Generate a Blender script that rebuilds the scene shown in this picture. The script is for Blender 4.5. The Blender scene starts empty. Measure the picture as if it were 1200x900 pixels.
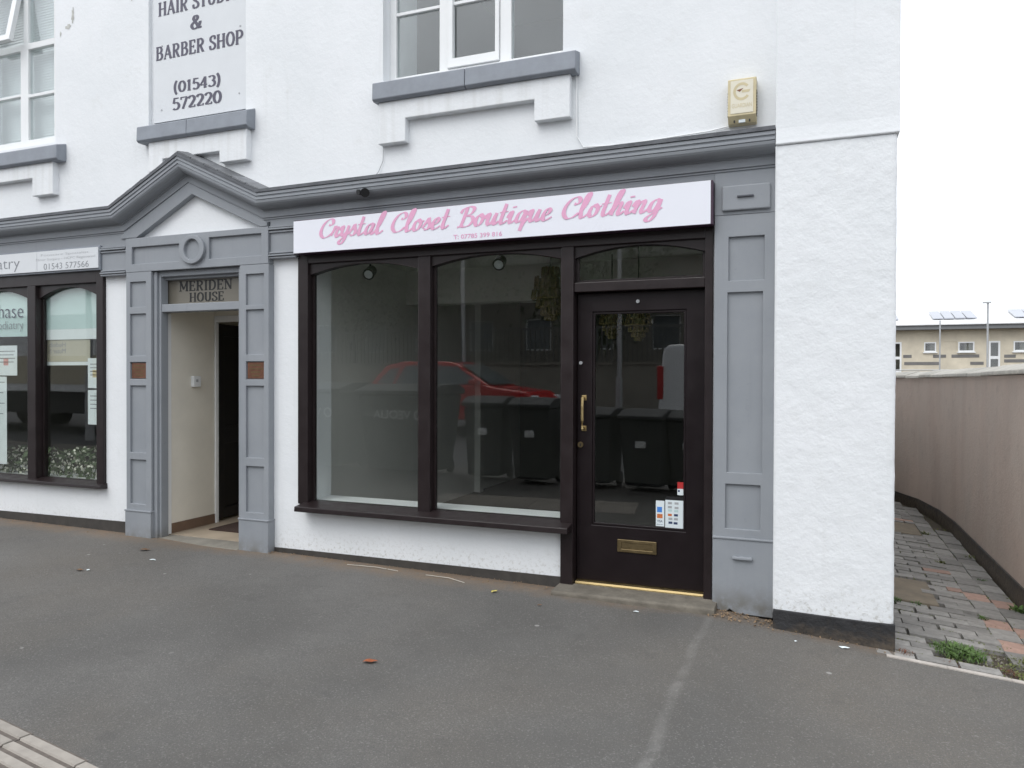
import bpy, math, random
from mathutils import Vector, Matrix
random.seed(7)
R = math.radians
SC = bpy.context.scene
COL = SC.collection

# ------------------------------------------------------------------ camera, world, sun, exposure
cd = bpy.data.cameras.new('camera'); cam = bpy.data.objects.new('camera', cd); COL.objects.link(cam)
cd.sensor_width = 36.0; cd.lens = 881.0 / 1200.0 * 36.0; cd.clip_start = 0.05; cd.clip_end = 1500
YAW, PITCH, ROLL = 0.3799, 0.00926, 0.00287
fw = Vector((-math.sin(YAW) * math.cos(PITCH), math.cos(YAW) * math.cos(PITCH), -math.sin(PITCH)))
r0 = Vector((math.cos(YAW), math.sin(YAW), 0)); u0 = r0.cross(fw)
rt = r0 * math.cos(ROLL) + u0 * math.sin(ROLL); up = rt.cross(fw)
mw = Matrix((rt, up, -fw)).transposed().to_4x4(); mw.translation = Vector((0, -5.0, 1.6))
cam.matrix_world = mw
SC.camera = cam

SUN_EL, SUN_AZ = R(52), R(200)      # soft overcast sun, high over the street
w = bpy.data.worlds.new('World'); SC.world = w; w.use_nodes = True
nt = w.node_tree; nt.nodes.clear()
sky = nt.nodes.new('ShaderNodeTexSky'); sky.sky_type = 'NISHITA'; sky.sun_disc = False
sky.sun_elevation = SUN_EL; sky.sun_rotation = SUN_AZ; sky.dust_density = 6; sky.air_density = 1.5
hs = nt.nodes.new('ShaderNodeHueSaturation'); hs.inputs['Saturation'].default_value = 0.10
mx = nt.nodes.new('ShaderNodeMix'); mx.data_type = 'RGBA'; mx.inputs[0].default_value = 0.72
mx.inputs[7].default_value = (13.9, 14.6, 15.6, 1)      # even cloud layer
bg = nt.nodes.new('ShaderNodeBackground'); bg.inputs['Strength'].default_value = 0.09
wo = nt.nodes.new('ShaderNodeOutputWorld')
nt.links.new(sky.outputs[0], hs.inputs['Color']); nt.links.new(hs.outputs[0], mx.inputs[6])
wtc = nt.nodes.new('ShaderNodeTexCoord'); wn = nt.nodes.new('ShaderNodeTexNoise'); wn.inputs['Scale'].default_value = 2.2; wn.inputs['Detail'].default_value = 6
nt.links.new(wtc.outputs['Generated'], wn.inputs['Vector'])
wr = nt.nodes.new('ShaderNodeMapRange'); wr.inputs[1].default_value = .3; wr.inputs[2].default_value = .7; wr.inputs[3].default_value = .78; wr.inputs[4].default_value = 1.22; nt.links.new(wn.outputs['Fac'], wr.inputs[0])
wm = nt.nodes.new('ShaderNodeVectorMath'); wm.operation = 'SCALE'; nt.links.new(mx.outputs[2], wm.inputs[0]); nt.links.new(wr.outputs[0], wm.inputs['Scale'])
nt.links.new(wm.outputs[0], bg.inputs['Color']); nt.links.new(bg.outputs[0], wo.inputs['Surface'])

sl = bpy.data.lights.new('sun', 'SUN'); sl.energy = 0.7; sl.angle = R(35); sl.color = (1, 0.985, 0.96)
so = bpy.data.objects.new('sun', sl); COL.objects.link(so)
sd = Vector((math.sin(SUN_AZ) * math.cos(SUN_EL), math.cos(SUN_AZ) * math.cos(SUN_EL), math.sin(SUN_EL)))
so.rotation_euler = sd.to_track_quat('Z', 'Y').to_euler(); so.location = sd * 40
SC.view_settings.view_transform = 'Standard'; SC.view_settings.look = 'None'
SC.view_settings.exposure = 0.44; SC.view_settings.gamma = 1.0
SC.render.engine = 'CYCLES'
SC.cycles.max_bounces = 8; SC.cycles.transparent_max_bounces = 16

# ------------------------------------------------------------------ helpers
class MB:
    def __init__(s): s.v = []; s.f = []
    def add(s, vs, fs):
        n = len(s.v); s.v += [tuple(p) for p in vs]; s.f += [tuple(i + n for i in f) for f in fs]; return s
    def box(s, x0, x1, y0, y1, z0, z1):
        return s.add([(x0,y0,z0),(x1,y0,z0),(x1,y1,z0),(x0,y1,z0),(x0,y0,z1),(x1,y0,z1),(x1,y1,z1),(x0,y1,z1)],
                     [(3,2,1,0),(4,5,6,7),(0,1,5,4),(1,2,6,5),(2,3,7,6),(3,0,4,7)])
    def quad(s, a, b, c, d): return s.add([a,b,c,d], [(0,1,2,3)])
    def prism_xz(s, poly, y0, y1):          # outline in x,z, thickness along y (y0 is the front)
        n = len(poly)
        vs = [(x,y0,z) for x,z in poly] + [(x,y1,z) for x,z in poly]
        return s.add(vs, [tuple(range(n)), tuple(range(2*n-1, n-1, -1))] + [(i, i+n, (i+1)%n+n, (i+1)%n) for i in range(n)])
    def prism_yz(s, poly, x0, x1):          # profile in y,z run along x
        n = len(poly)
        vs = [(x0,y,z) for y,z in poly] + [(x1,y,z) for y,z in poly]
        return s.add(vs, [tuple(range(n-1,-1,-1)), tuple(range(n, 2*n))] + [(i, (i+1)%n, (i+1)%n+n, i+n) for i in range(n)])
    def prism_xy(s, poly, z0, z1):
        n = len(poly)
        vs = [(x,y,z0) for x,y in poly] + [(x,y,z1) for x,y in poly]
        return s.add(vs, [tuple(range(n-1,-1,-1)), tuple(range(n, 2*n))] + [(i, (i+1)%n, (i+1)%n+n, i+n) for i in range(n)])
    def tube(s, pts, r, n=8, cap=True):
        pts = [Vector(p) for p in pts]; rr = r if isinstance(r, (list, tuple)) else [r]*len(pts)
        rings = []; base = len(s.v)
        for i, p in enumerate(pts):
            d = (pts[min(i+1, len(pts)-1)] - pts[max(i-1, 0)]).normalized()
            a = d.orthogonal().normalized() if abs(d.z) > .9 else d.cross(Vector((0,0,1))).normalized()
            b = d.cross(a)
            for k in range(n):
                t = 2*math.pi*k/n
                s.v.append(tuple(p + (a*math.cos(t) + b*math.sin(t))*rr[i]))
        for i in range(len(pts)-1):
            for k in range(n):
                s.f.append((base+i*n+k, base+i*n+(k+1)%n, base+(i+1)*n+(k+1)%n, base+(i+1)*n+k))
        if cap:
            s.f.append(tuple(base+k for k in range(n-1,-1,-1))); e = base+(len(pts)-1)*n
            s.f.append(tuple(e+k for k in range(n)))
        return s
    def disc_tube(s, c, axis, r, h, n=16):
        c = Vector(c); a = Vector(axis).normalized()
        return s.tube([c - a*h/2, c + a*h/2], r, n)
    def lathe(s, c, prof, n=16):            # prof: list of (radius, z)
        base = len(s.v)
        for r_, z in prof:
            for k in range(n):
                t = 2*math.pi*k/n; s.v.append((c[0]+r_*math.cos(t), c[1]+r_*math.sin(t), c[2]+z))
        for i in range(len(prof)-1):
            for k in range(n):
                s.f.append((base+i*n+k, base+i*n+(k+1)%n, base+(i+1)*n+(k+1)%n, base+(i+1)*n+k))
        return s
    def sweep(s, path, prof):
        """mouldings along a path in the x,z plane; prof = (distance below the path, projection towards the street)"""
        n = len(prof); base = len(s.v); m = len(path)
        for i, (x, z) in enumerate(path):
            t0 = Vector((path[i][0]-path[i-1][0], path[i][1]-path[i-1][1])).normalized() if i else None
            t1 = Vector((path[i+1][0]-x, path[i+1][1]-z)).normalized() if i < m-1 else None
            t0 = t0 or t1; t1 = t1 or t0
            n0 = Vector((t0.y, -t0.x)); n1 = Vector((t1.y, -t1.x)); b = (n0+n1).normalized(); k = 1/max(.3, b.dot(n0))
            for d, p in prof: s.v.append((x + b.x*d*k, -p, z + b.y*d*k))
        for i in range(m-1):
            for k in range(n):
                a = base+i*n; c = base+(i+1)*n
                s.f.append((a+k, c+k, c+(k+1)%n, a+(k+1)%n))
        s.f.append(tuple(base+k for k in range(n))); s.f.append(tuple(base+(m-1)*n+k for k in range(n-1,-1,-1)))
        return s
    def mesh(s, name):
        me = bpy.data.meshes.new(name); me.from_pydata(s.v, [], s.f); me.update(); return me

def fixn(me):
    import bmesh
    b = bmesh.new(); b.from_mesh(me); bmesh.ops.remove_doubles(b, verts=b.verts, dist=1e-5)
    bmesh.ops.recalc_face_normals(b, faces=b.faces); b.to_mesh(me); b.free()

def obj(name, mb, m, parent=None, bevel=0, smooth=False, local=False, fix=True, kind=None, label=None):
    me = mb.mesh(name) if isinstance(mb, MB) else mb
    if fix and isinstance(mb, MB): fixn(me)
    if m is not None and not me.materials: me.materials.append(m)
    o = bpy.data.objects.new(name, me); COL.objects.link(o)
    if parent is not None:
        o.parent = parent
        if not local and parent.parent is None: o.matrix_parent_inverse = parent.matrix_basis.inverted()
    if bevel:
        b = o.modifiers.new('bevel', 'BEVEL'); b.width = bevel; b.segments = 2; b.limit_method = 'ANGLE'; b.angle_limit = R(40)
    if smooth:
        for p in me.polygons: p.use_smooth = True
        if smooth != 'all':
            try: me.set_sharp_from_angle(angle=R(40))
            except Exception: pass
    if kind: o['kind'] = kind
    if label: o['label'] = label
    return o
def thing(name, label, cat, loc=(0,0,0), group=None, rz=0):
    o = bpy.data.objects.new(name, None); COL.objects.link(o); o.empty_display_size = .1
    o.matrix_basis = Matrix.Translation(loc) @ Matrix.Rotation(rz, 4, 'Z')
    o['label'] = label; o['category'] = cat
    if group: o['group'] = group
    return o
def tag(o, label, cat, group=None):
    o['label'] = label; o['category'] = cat
    if group: o['group'] = group
    return o
def struct(name, mb, m, **k): return obj(name, mb, m, kind='structure', **k)
def copy_tree(o, parent=None):
    c = o.copy(); COL.objects.link(c); c.parent = parent
    if parent is not None: c.matrix_parent_inverse = o.matrix_parent_inverse.copy()
    for ch in o.children: copy_tree(ch, c)
    return c
def plate(x0, x1, z0, z1, yf, yb, holes):
    """board in the x,z plane with rectangular openings and their reveals"""
    xs = sorted({x0, x1} | {h[0] for h in holes} | {h[1] for h in holes}); xs = [x for x in xs if x0 <= x <= x1]
    zs = sorted({z0, z1} | {h[2] for h in holes} | {h[3] for h in holes}); zs = [z for z in zs if z0 <= z <= z1]
    def solid(i, j):
        if not (0 <= i < len(xs)-1 and 0 <= j < len(zs)-1): return False
        cx = (xs[i]+xs[i+1])/2; cz = (zs[j]+zs[j+1])/2
        return not any(h[0] < cx < h[1] and h[2] < cz < h[3] for h in holes)
    m = MB()
    for i in range(len(xs)-1):
        for j in range(len(zs)-1):
            if not solid(i, j): continue
            a, b, c, d = xs[i], xs[i+1], zs[j], zs[j+1]
            m.quad((a,yf,c),(b,yf,c),(b,yf,d),(a,yf,d)); m.quad((b,yb,c),(a,yb,c),(a,yb,d),(b,yb,d))
            if not solid(i-1, j): m.quad((a,yb,c),(a,yf,c),(a,yf,d),(a,yb,d))
            if not solid(i+1, j): m.quad((b,yf,c),(b,yb,c),(b,yb,d),(b,yf,d))
            if not solid(i, j-1): m.quad((a,yb,c),(b,yb,c),(b,yf,c),(a,yf,c))
            if not solid(i, j+1): m.quad((a,yf,d),(b,yf,d),(b,yb,d),(a,yb,d))
    return m
def lerp_tab(x, xs, zs):
    if x <= xs[0]: return zs[0]
    for i in range(len(xs)-1):
        if x <= xs[i+1]: t = (x-xs[i])/(xs[i+1]-xs[i]); return zs[i]*(1-t)+zs[i+1]*t
    return zs[-1]
def gz(x, y):
    return lerp_tab(x, [-30,-7.4,-5.7,-4.1,-1.6,-.55,-.22,.44,1.41,6,20], [.3,.2,.185,.165,.130,.118,.082,.03,-.05,-.16,-.3]) + .015*min(y+.15, 0)

# ------------------------------------------------------------------ materials
def newmat(name):
    m = bpy.data.materials.new(name); m.use_nodes = True
    b = m.node_tree.nodes['Principled BSDF']; return m, m.node_tree, b
def N(nt, t, **k):
    n = nt.nodes.new('ShaderNode'+t)
    for a, v in k.items(): setattr(n, a, v)
    return n
def noise(nt, vec, scale, detail=4, rough=.55):
    n = N(nt, 'TexNoise'); n.inputs['Scale'].default_value = scale; n.inputs['Detail'].default_value = detail
    n.inputs['Roughness'].default_value = rough; nt.links.new(vec, n.inputs['Vector']); return n.outputs['Fac']
def ramp(nt, v, a, b, c0=0, c1=1):
    n = N(nt, 'MapRange'); n.inputs[1].default_value = a; n.inputs[2].default_value = b
    n.inputs[3].default_value = c0; n.inputs[4].default_value = c1; n.clamp = True; nt.links.new(v, n.inputs[0]); return n.outputs[0]
def mixc(nt, fac, a, b):
    n = N(nt, 'Mix', data_type='RGBA')
    for sock, v in ((0, fac), (6, a), (7, b)):
        if isinstance(v, (int, float)): n.inputs[sock].default_value = v
        elif isinstance(v, tuple): n.inputs[sock].default_value = (*v[:3], 1)
        else: nt.links.new(v, n.inputs[sock])
    return n.outputs[2]
def mth(nt, op, a, b=None):
    n = N(nt, 'Math', operation=op)
    for i, v in enumerate((a, b)):
        if v is None: continue
        if isinstance(v, (int, float)): n.inputs[i].default_value = v
        else: nt.links.new(v, n.inputs[i])
    return n.outputs[0]
def bump(nt, b, h, strength, dist=.01):
    n = N(nt, 'Bump'); n.inputs['Strength'].default_value = strength; n.inputs['Distance'].default_value = dist
    nt.links.new(h, n.inputs['Height'])
    nt.links.new(n.outputs[0], b.inputs['Normal']); return n
def M(name, col, rough=.6, var=.08, scale=3, bmp=0, bscale=120, bdist=.004, metal=0, rvar=.08, rand=0, spec=.5):
    m, nt, b = newmat(name); tc = N(nt, 'TexCoord').outputs['Object']
    n1 = noise(nt, tc, scale, 6, .6)
    c = mixc(nt, ramp(nt, n1, .3, .7), tuple(x*(1-var) for x in col), tuple(min(1, x*(1+var)) for x in col))
    if rand:
        oi = N(nt, 'ObjectInfo').outputs['Random']; hsv = N(nt, 'HueSaturation'); nt.links.new(c, hsv.inputs['Color'])
        nt.links.new(ramp(nt, oi, 0, 1, 1-rand, 1+rand), hsv.inputs['Value']); c = hsv.outputs[0]
    nt.links.new(c, b.inputs['Base Color'])
    b.inputs['Metallic'].default_value = metal; b.inputs['Specular IOR Level'].default_value = spec
    nt.links.new(ramp(nt, n1, .3, .7, max(0, rough-rvar), min(1, rough+rvar)), b.inputs['Roughness'])
    if bmp: bump(nt, b, noise(nt, tc, bscale, 5, .6), bmp, bdist)
    return m

def m_render(name, bs, fine, col=(.80,.815,.83), streak=.16):
    """painted masonry render: trowel relief, faint grime, splash dirt near the foot"""
    m, nt, b = newmat(name); g = N(nt, 'NewGeometry').outputs['Position']
    sep = N(nt, 'SeparateXYZ'); nt.links.new(g, sep.inputs[0])
    n1 = noise(nt, g, 1.1, 7, .62); n2 = noise(nt, g, 38, 6, .7); n3 = noise(nt, g, 5, 5, .6)
    c = mixc(nt, ramp(nt, n1, .38, .72), col, (col[0]*.92, col[1]*.93, col[2]*.93))
    c = mixc(nt, ramp(nt, n3, .60, .78, 0, .25), c, (.60,.60,.57))
    sp = mth(nt, 'MULTIPLY', ramp(nt, n2, .52, .62), ramp(nt, sep.outputs[2], .40, .16))
    c = mixc(nt, mth(nt, 'MULTIPLY', sp, .6), c, (.36,.34,.29))
    # rain streaks: long thin vertical noise
    mp = N(nt, 'Mapping'); mp.inputs['Scale'].default_value = (14, 14, .6); nt.links.new(g, mp.inputs['Vector'])
    st = noise(nt, mp.outputs[0], 1.0, 3, .5)
    c = mixc(nt, ramp(nt, st, .62 if streak < .2 else .48, .8, 0, streak), c, (.52,.52,.49))
    nt.links.new(c, b.inputs['Base Color']); b.inputs['Roughness'].default_value = .7; b.inputs['Specular IOR Level'].default_value = .3
    h = mth(nt, 'ADD', mth(nt, 'MULTIPLY', noise(nt, g, fine, 6, .65), .6), noise(nt, g, fine*.22, 4, .6))
    bump(nt, b, h, bs, .03)
    return m
MW = m_render('white_render', .16, 30)
MWR = m_render('rough_white_render', .26, 30)
MWA = m_render('streaked_white_render', .16, 30, streak=.5)
MWT = M('white_trim_paint', (.78,.79,.79), .45, .03, 6, .15, 90, .002)
def m_grey():
    m, nt, b = newmat('grey_masonry_paint'); g = N(nt, 'NewGeometry').outputs['Position']
    sep = N(nt, 'SeparateXYZ'); nt.links.new(g, sep.inputs[0])
    n1 = noise(nt, g, 3.5, 7, .62); n2 = noise(nt, g, 22, 6, .7)
    c = mixc(nt, ramp(nt, n1, .32, .70), (.256,.273,.296), (.290,.306,.327))
    c = mixc(nt, ramp(nt, n2, .62, .74, 0, .30), c, (.18,.19,.20))
    foot = mth(nt, 'MULTIPLY', ramp(nt, mth(nt, 'ADD', sep.outputs[2], mth(nt, 'MULTIPLY', mth(nt, 'SUBTRACT', n2, .5), .25)), .30, .16), ramp(nt, noise(nt, g, 11, 5, .65), .38, .62))
    c = mixc(nt, mth(nt, 'MULTIPLY', foot, .75), c, (.13,.115,.085))
    mp = N(nt, 'Mapping'); mp.inputs['Scale'].default_value = (20, 20, .9); nt.links.new(g, mp.inputs['Vector'])
    c = mixc(nt, ramp(nt, noise(nt, mp.outputs[0], 1.0, 3, .5), .58, .78, 0, .22), c, (.19,.20,.215))
    nt.links.new(c, b.inputs['Base Color']); b.inputs['Specular IOR Level'].default_value = .4
    nt.links.new(ramp(nt, n1, .3, .7, .45, .62), b.inputs['Roughness']); bump(nt, b, noise(nt, g, 90, 5, .6), .12, .003); return m
MGREY = m_grey()
MGREY2 = M('grey_sill_paint', (.245,.266,.30), .6, .12, 8, .25, 90, .003)
MBROWN = M('dark_brown_gloss_timber', (.018,.012,.0125), .38, .12, 9, .05, 60, .001, spec=.38)
MDOOR = M('dark_brown_door_paint', (.011,.007,.008), .38, .1, 9, .04, 60, .001, spec=.28)
MLEAD = M('lead_flashing', (.10,.105,.115), .5, .3, 9, .5, 25, .008, .3)
MSLATE = M('grey_slate', (.16,.165,.175), .6, .25, 12, .4, 40, .004, rand=.2)
MBRASS = M('brass', (.42,.32,.16), .45, .15, 20, .1, 80, .001, 1.0)
MDULL = M('dull_brass', (.18,.135,.07), .45, .2, 20, .1, 80, .001, .8)
MCOPPER = M('bronze_plate', (.17,.075,.045), .42, .25, 30, .2, 150, .001, .4)
MBLACK = M('black_plastic', (.012,.012,.013), .4, .1)
def m_tar():
    m, nt, b = newmat('black_bitumen_paint'); g = N(nt, 'NewGeometry').outputs['Position']; sep = N(nt, 'SeparateXYZ'); nt.links.new(g, sep.inputs[0])
    n1 = noise(nt, g, 9, 6, .65); n2 = noise(nt, g, 30, 5, .7)
    c = mixc(nt, ramp(nt, n1, .35, .68), (.013,.013,.015), (.030,.030,.032))
    d = mth(nt, 'MULTIPLY', ramp(nt, mth(nt, 'ADD', sep.outputs[2], mth(nt, 'MULTIPLY', mth(nt, 'SUBTRACT', n1, .5), .28)), .14, .03), ramp(nt, n2, .30, .55))
    c = mixc(nt, mth(nt, 'MULTIPLY', d, .8), c, (.115,.088,.060)); nt.links.new(c, b.inputs['Base Color']); b.inputs['Roughness'].default_value = .6
    bump(nt, b, mth(nt, 'ADD', n2, n1), .6, .012); return m
MTAR = m_tar()
MCONC = M('worn_concrete', (.21,.195,.165), .85, .2, 6, .6, 60, .005)
MSIGN = M('white_sign_panel', (.80,.81,.87), .32, .015, 2)
MSIGNW = M('grey_white_board', (.66,.68,.70), .45, .04, 3)
MPINK = M('pink_vinyl', (.76,.38,.56), .4, .04)
MINK = M('slate_purple_lettering', (.085,.08,.115), .5, .1)
MINKG = M('grey_vinyl_lettering', (.22,.23,.25), .5, .05)
MINKB = M('black_lettering', (.012,.012,.012), .5, .1)
MPURP = M('plum_sign_edge', (.045,.018,.04), .4, .1)
MCREAM = M('cream_hall_paint', (.76,.72,.63), .6, .05, 3, .2, 40, .003)
MSKIRT = M('brown_skirting_tile', (.17,.11,.075), .5, .12, 12)
MTILE = M('beige_floor_tile', (.40,.33,.25), .5, .12, 5, .1, 60, .002)
MMAT = M('brown_coir_mat', (.055,.032,.025), .95, .25, 60, .8, 300, .01)
MINT = M('grey_interior_paint', (.70,.70,.67), .7, .04, 2)
MINTD = M('shaded_interior_paint', (.13,.128,.112), .8, .06, 2)  # dimness of the rooms is put into this colour
MBOARD = M('white_window_board', (.82,.85,.87), .4, .02, 3)
MCARPET = M('dark_carpet', (.05,.05,.043), .95, .2, 40, .5, 300, .004)
MCEIL = M('ceiling_paint', (.55,.55,.52), .8, .03, 2)
MYEL = M('aged_cream_plastic', (.58,.50,.31), .45, .1, 14)
MYELW = M('cream_label', (.72,.68,.56), .45, .04, 14)
MPALE = M('pale_stone', (.55,.52,.46), .85, .15, 9, .5, 60, .004, rand=.12)
MRED = M('red_plastic', (.45,.03,.03), .4, .08)
MBLUE = M('blue_print', (.06,.22,.62), .4, .05)
MORANGE = M('orange_print', (.55,.16,.05), .4, .3, 90)
MNAVY = M('navy_print', (.03,.05,.12), .4, .05)
MPAPER = M('paper', (.68,.74,.76), .6, .03)
MTEALP = M('pale_teal_film', (.46,.60,.60), .5, .05, 2)
MGALV = M('galvanised_steel', (.42,.43,.44), .45, .1, 12, metal=.4)

def m_glass(name, tint=(1,1,1), f0=.043):
    """clear pane: Fresnel mirror over plain transmission"""
    m, nt, b = newmat(name); nt.nodes.remove(b); out = nt.nodes['Material Output']
    g = N(nt, 'NewGeometry'); d = N(nt, 'VectorMath', operation='DOT_PRODUCT')
    nt.links.new(g.outputs['Incoming'], d.inputs[0]); nt.links.new(g.outputs['Normal'], d.inputs[1])
    c = mth(nt, 'ABSOLUTE', d.outputs['Value']); p = mth(nt, 'POWER', mth(nt, 'SUBTRACT', 1.0, c), 5.0)
    f = mth(nt, 'ADD', mth(nt, 'MULTIPLY', p, 1-f0), f0)
    tr = N(nt, 'BsdfTransparent'); tr.inputs[0].default_value = (*tint, 1)
    gl = N(nt, 'BsdfGlossy'); gl.inputs['Roughness'].default_value = 0; gl.inputs['Color'].default_value = (1,1,1,1)
    n = noise(nt, g.outputs['Position'], 1.7, 2, .4); bp = N(nt, 'Bump'); bp.inputs['Strength'].default_value = .012; bp.inputs['Distance'].default_value = .05
    nt.links.new(n, bp.inputs['Height']); nt.links.new(bp.outputs[0], gl.inputs['Normal'])
    ms = N(nt, 'MixShader'); nt.links.new(f, ms.inputs[0]); nt.links.new(tr.outputs[0], ms.inputs[1]); nt.links.new(gl.outputs[0], ms.inputs[2])
    nt.links.new(ms.outputs[0], out.inputs['Surface']); return m
MGLASS = m_glass('window_glass', (.97,.98,.965), .06)
MGLASS2 = m_glass('double_glazing', (.92,.95,.95), .085)

def m_asphalt():
    m, nt, b = newmat('footway_asphalt'); g = N(nt, 'NewGeometry').outputs['Position']
    sep = N(nt, 'SeparateXYZ'); nt.links.new(g, sep.inputs[0]); X, Y = sep.outputs[0], sep.outputs[1]
    n1 = noise(nt, g, .8, 6, .6); n2 = noise(nt, g, 170, 4, .7); n3 = noise(nt, g, 7, 6, .65)
    c = mixc(nt, ramp(nt, n1, .36, .64), (.108,.102,.094), (.194,.185,.172))
    c = mixc(nt, ramp(nt, noise(nt, g, 26, 5, .7), .35, .68, 0, .5), c, (.125,.121,.117))
    c = mixc(nt, ramp(nt, noise(nt, g, .45, 4, .6), .44, .66, 0, .6), c, (.160,.136,.108))
    c = mixc(nt, ramp(nt, n2, .38, .66), c, (.095,.092,.087)); 
    c = mixc(nt, ramp(nt, noise(nt, g, 95, 3, .6), .56, .68, 0, .42), c, (.29,.28,.265))
    c = mixc(nt, ramp(nt, n3, .55, .72, 0, .35), c, (.085,.082,.077))
    # worn pale seam running out from the shop step
    dx = mth(nt, 'ABSOLUTE', mth(nt, 'ADD', mth(nt, 'ADD', X, .60), mth(nt, 'MULTIPLY', mth(nt, 'SUBTRACT', noise(nt, g, 2.2, 3), .5), .10)))
    seam = mth(nt, 'MULTIPLY', ramp(nt, dx, .036, .010), ramp(nt, noise(nt, g, 9, 6, .7), .30, .62))
    seam = mth(nt, 'MULTIPLY', mth(nt, 'MULTIPLY', seam, .36), ramp(nt, noise(nt, g, 1.6, 3), .30, .60, .25, 1))
    c = mixc(nt, seam, c, (.34,.33,.31))
    # brown grit collected along the foot of the walls
    edge = mth(nt, 'MULTIPLY', ramp(nt, mth(nt, 'ADD', Y, mth(nt, 'MULTIPLY', mth(nt, 'SUBTRACT', noise(nt, g, 4, 4), .5), .35)), -.30, -.05), ramp(nt, noise(nt, g, 14, 5, .7), .22, .55))
    c = mixc(nt, mth(nt, 'MULTIPLY', edge, .95), c, (.20,.145,.10))
    # old chewing gum and lime spots
    v = N(nt, 'TexVoronoi'); v.inputs['Scale'].default_value = 4.2; nt.links.new(g, v.inputs['Vector'])
    gum = mth(nt, 'MULTIPLY', ramp(nt, v.outputs['Distance'], .075, .050), ramp(nt, noise(nt, g, 2.6, 2), .50, .54))
    c = mixc(nt, mth(nt, 'MULTIPLY', gum, .6), c, (.42,.41,.39))
    v2 = N(nt, 'TexVoronoi'); v2.inputs['Scale'].default_value = 2.3; nt.links.new(g, v2.inputs['Vector'])
    blk = mth(nt, 'MULTIPLY', ramp(nt, mth(nt, 'ADD', v2.outputs['Distance'], mth(nt, 'MULTIPLY', mth(nt, 'SUBTRACT', noise(nt, g, 18, 4), .5), .18)), .14, .07), ramp(nt, noise(nt, g, 1.9, 2), .47, .54))
    c = mixc(nt, mth(nt, 'MULTIPLY', blk, .4), c, (.085,.083,.08))
    nt.links.new(c, b.inputs['Base Color']); b.inputs['Roughness'].default_value = .82; b.inputs['Specular IOR Level'].default_value = .35
    h = mth(nt, 'ADD', mth(nt, 'MULTIPLY', n2, .5), mth(nt, 'MULTIPLY', noise(nt, g, 60, 4, .6), .6)); bump(nt, b, h, .9, .008)
    return m
MASPH = m_asphalt()
MROAD = M('road_asphalt', (.11,.11,.112), .85, .2, 2, .6, 160, .004)
MSOIL = M('dirt', (.085,.07,.052), .95, .4, 14, .9, 70, .012)
MPAV1 = M('blue_grey_paver', (.25,.24,.225), .7, .25, 18, .5, 70, .004, rand=.25)
MPAV2 = M('pink_paver', (.40,.265,.215), .8, .18, 18, .5, 70, .004, rand=.2)
MTACT = M('buff_tactile_concrete', (.33,.30,.265), .85, .14, 14, .5, 90, .003, rand=.08)
def m_alley():
    m, nt, b = newmat('weathered_pink_render'); g = N(nt, 'NewGeometry').outputs['Position']
    mp = N(nt, 'Mapping'); mp.inputs['Scale'].default_value = (2.2, 2.2, .5); nt.links.new(g, mp.inputs['Vector'])
    st = noise(nt, mp.outputs[0], 1.2, 5, .6); n1 = noise(nt, g, 1.4, 6, .6)
    c = mixc(nt, ramp(nt, n1, .35, .68), (.56,.45,.38), (.51,.43,.37))
    c = mixc(nt, ramp(nt, st, .45, .75, 0, .55), c, (.42,.315,.265))
    nt.links.new(c, b.inputs['Base Color']); b.inputs['Roughness'].default_value = .85
    c = mixc(nt, ramp(nt, noise(nt, g, 9, 6, .7), .56, .74, 0, .45), c, (.33,.27,.235)); nt.links.new(c, b.inputs['Base Color'])
    bump(nt, b, mth(nt, 'ADD', noise(nt, g, 45, 6, .65), noise(nt, g, 9, 4, .6)), .5, .012); return m
MALLEY = m_alley()

# ------------------------------------------------------------------ lettering
def catmull(pts, n=7):
    if len(pts) < 3: return [Vector(p) for p in pts]
    P = [Vector(p) for p in pts]; P = [2*P[0]-P[1]] + P + [2*P[-1]-P[-2]]; out = []
    for i in range(1, len(P)-2):
        for k in range(n):
            t = k/n; a, b, c, d = P[i-1:i+3]
            out.append(.5*((2*b) + (c-a)*t + (2*a-5*b+4*c-d)*t*t + (3*b-a-3*c+d)*t**3))
    return out + [P[-2]]
def ribbon(mb, pts, wfun, depth, cap=True):
    n = len(pts); L = []; Rr = []
    for i, p in enumerate(pts):
        t = pts[min(i+1, n-1)] - pts[max(i-1, 0)]
        if t.length < 1e-9: t = Vector((1, 0))
        t.normalize(); w = wfun(t)/2; nn = Vector((-t.y, t.x)); L.append(p+nn*w); Rr.append(p-nn*w)
    vs = [(q.x, depth-1.2e-5*i, q.y) for i, q in enumerate(L)] + [(q.x, depth-1.2e-5*i, q.y) for i, q in enumerate(Rr)]
    mb.add(vs, [(i, i+n, i+1+n, i+1) for i in range(n-1)])
def arc(cx, cy, rx, ry, a0, a1, n=18): return [(cx+rx*math.cos(R(a0+(a1-a0)*i/n)), cy+ry*math.sin(R(a0+(a1-a0)*i/n))) for i in range(n+1)]
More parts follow.
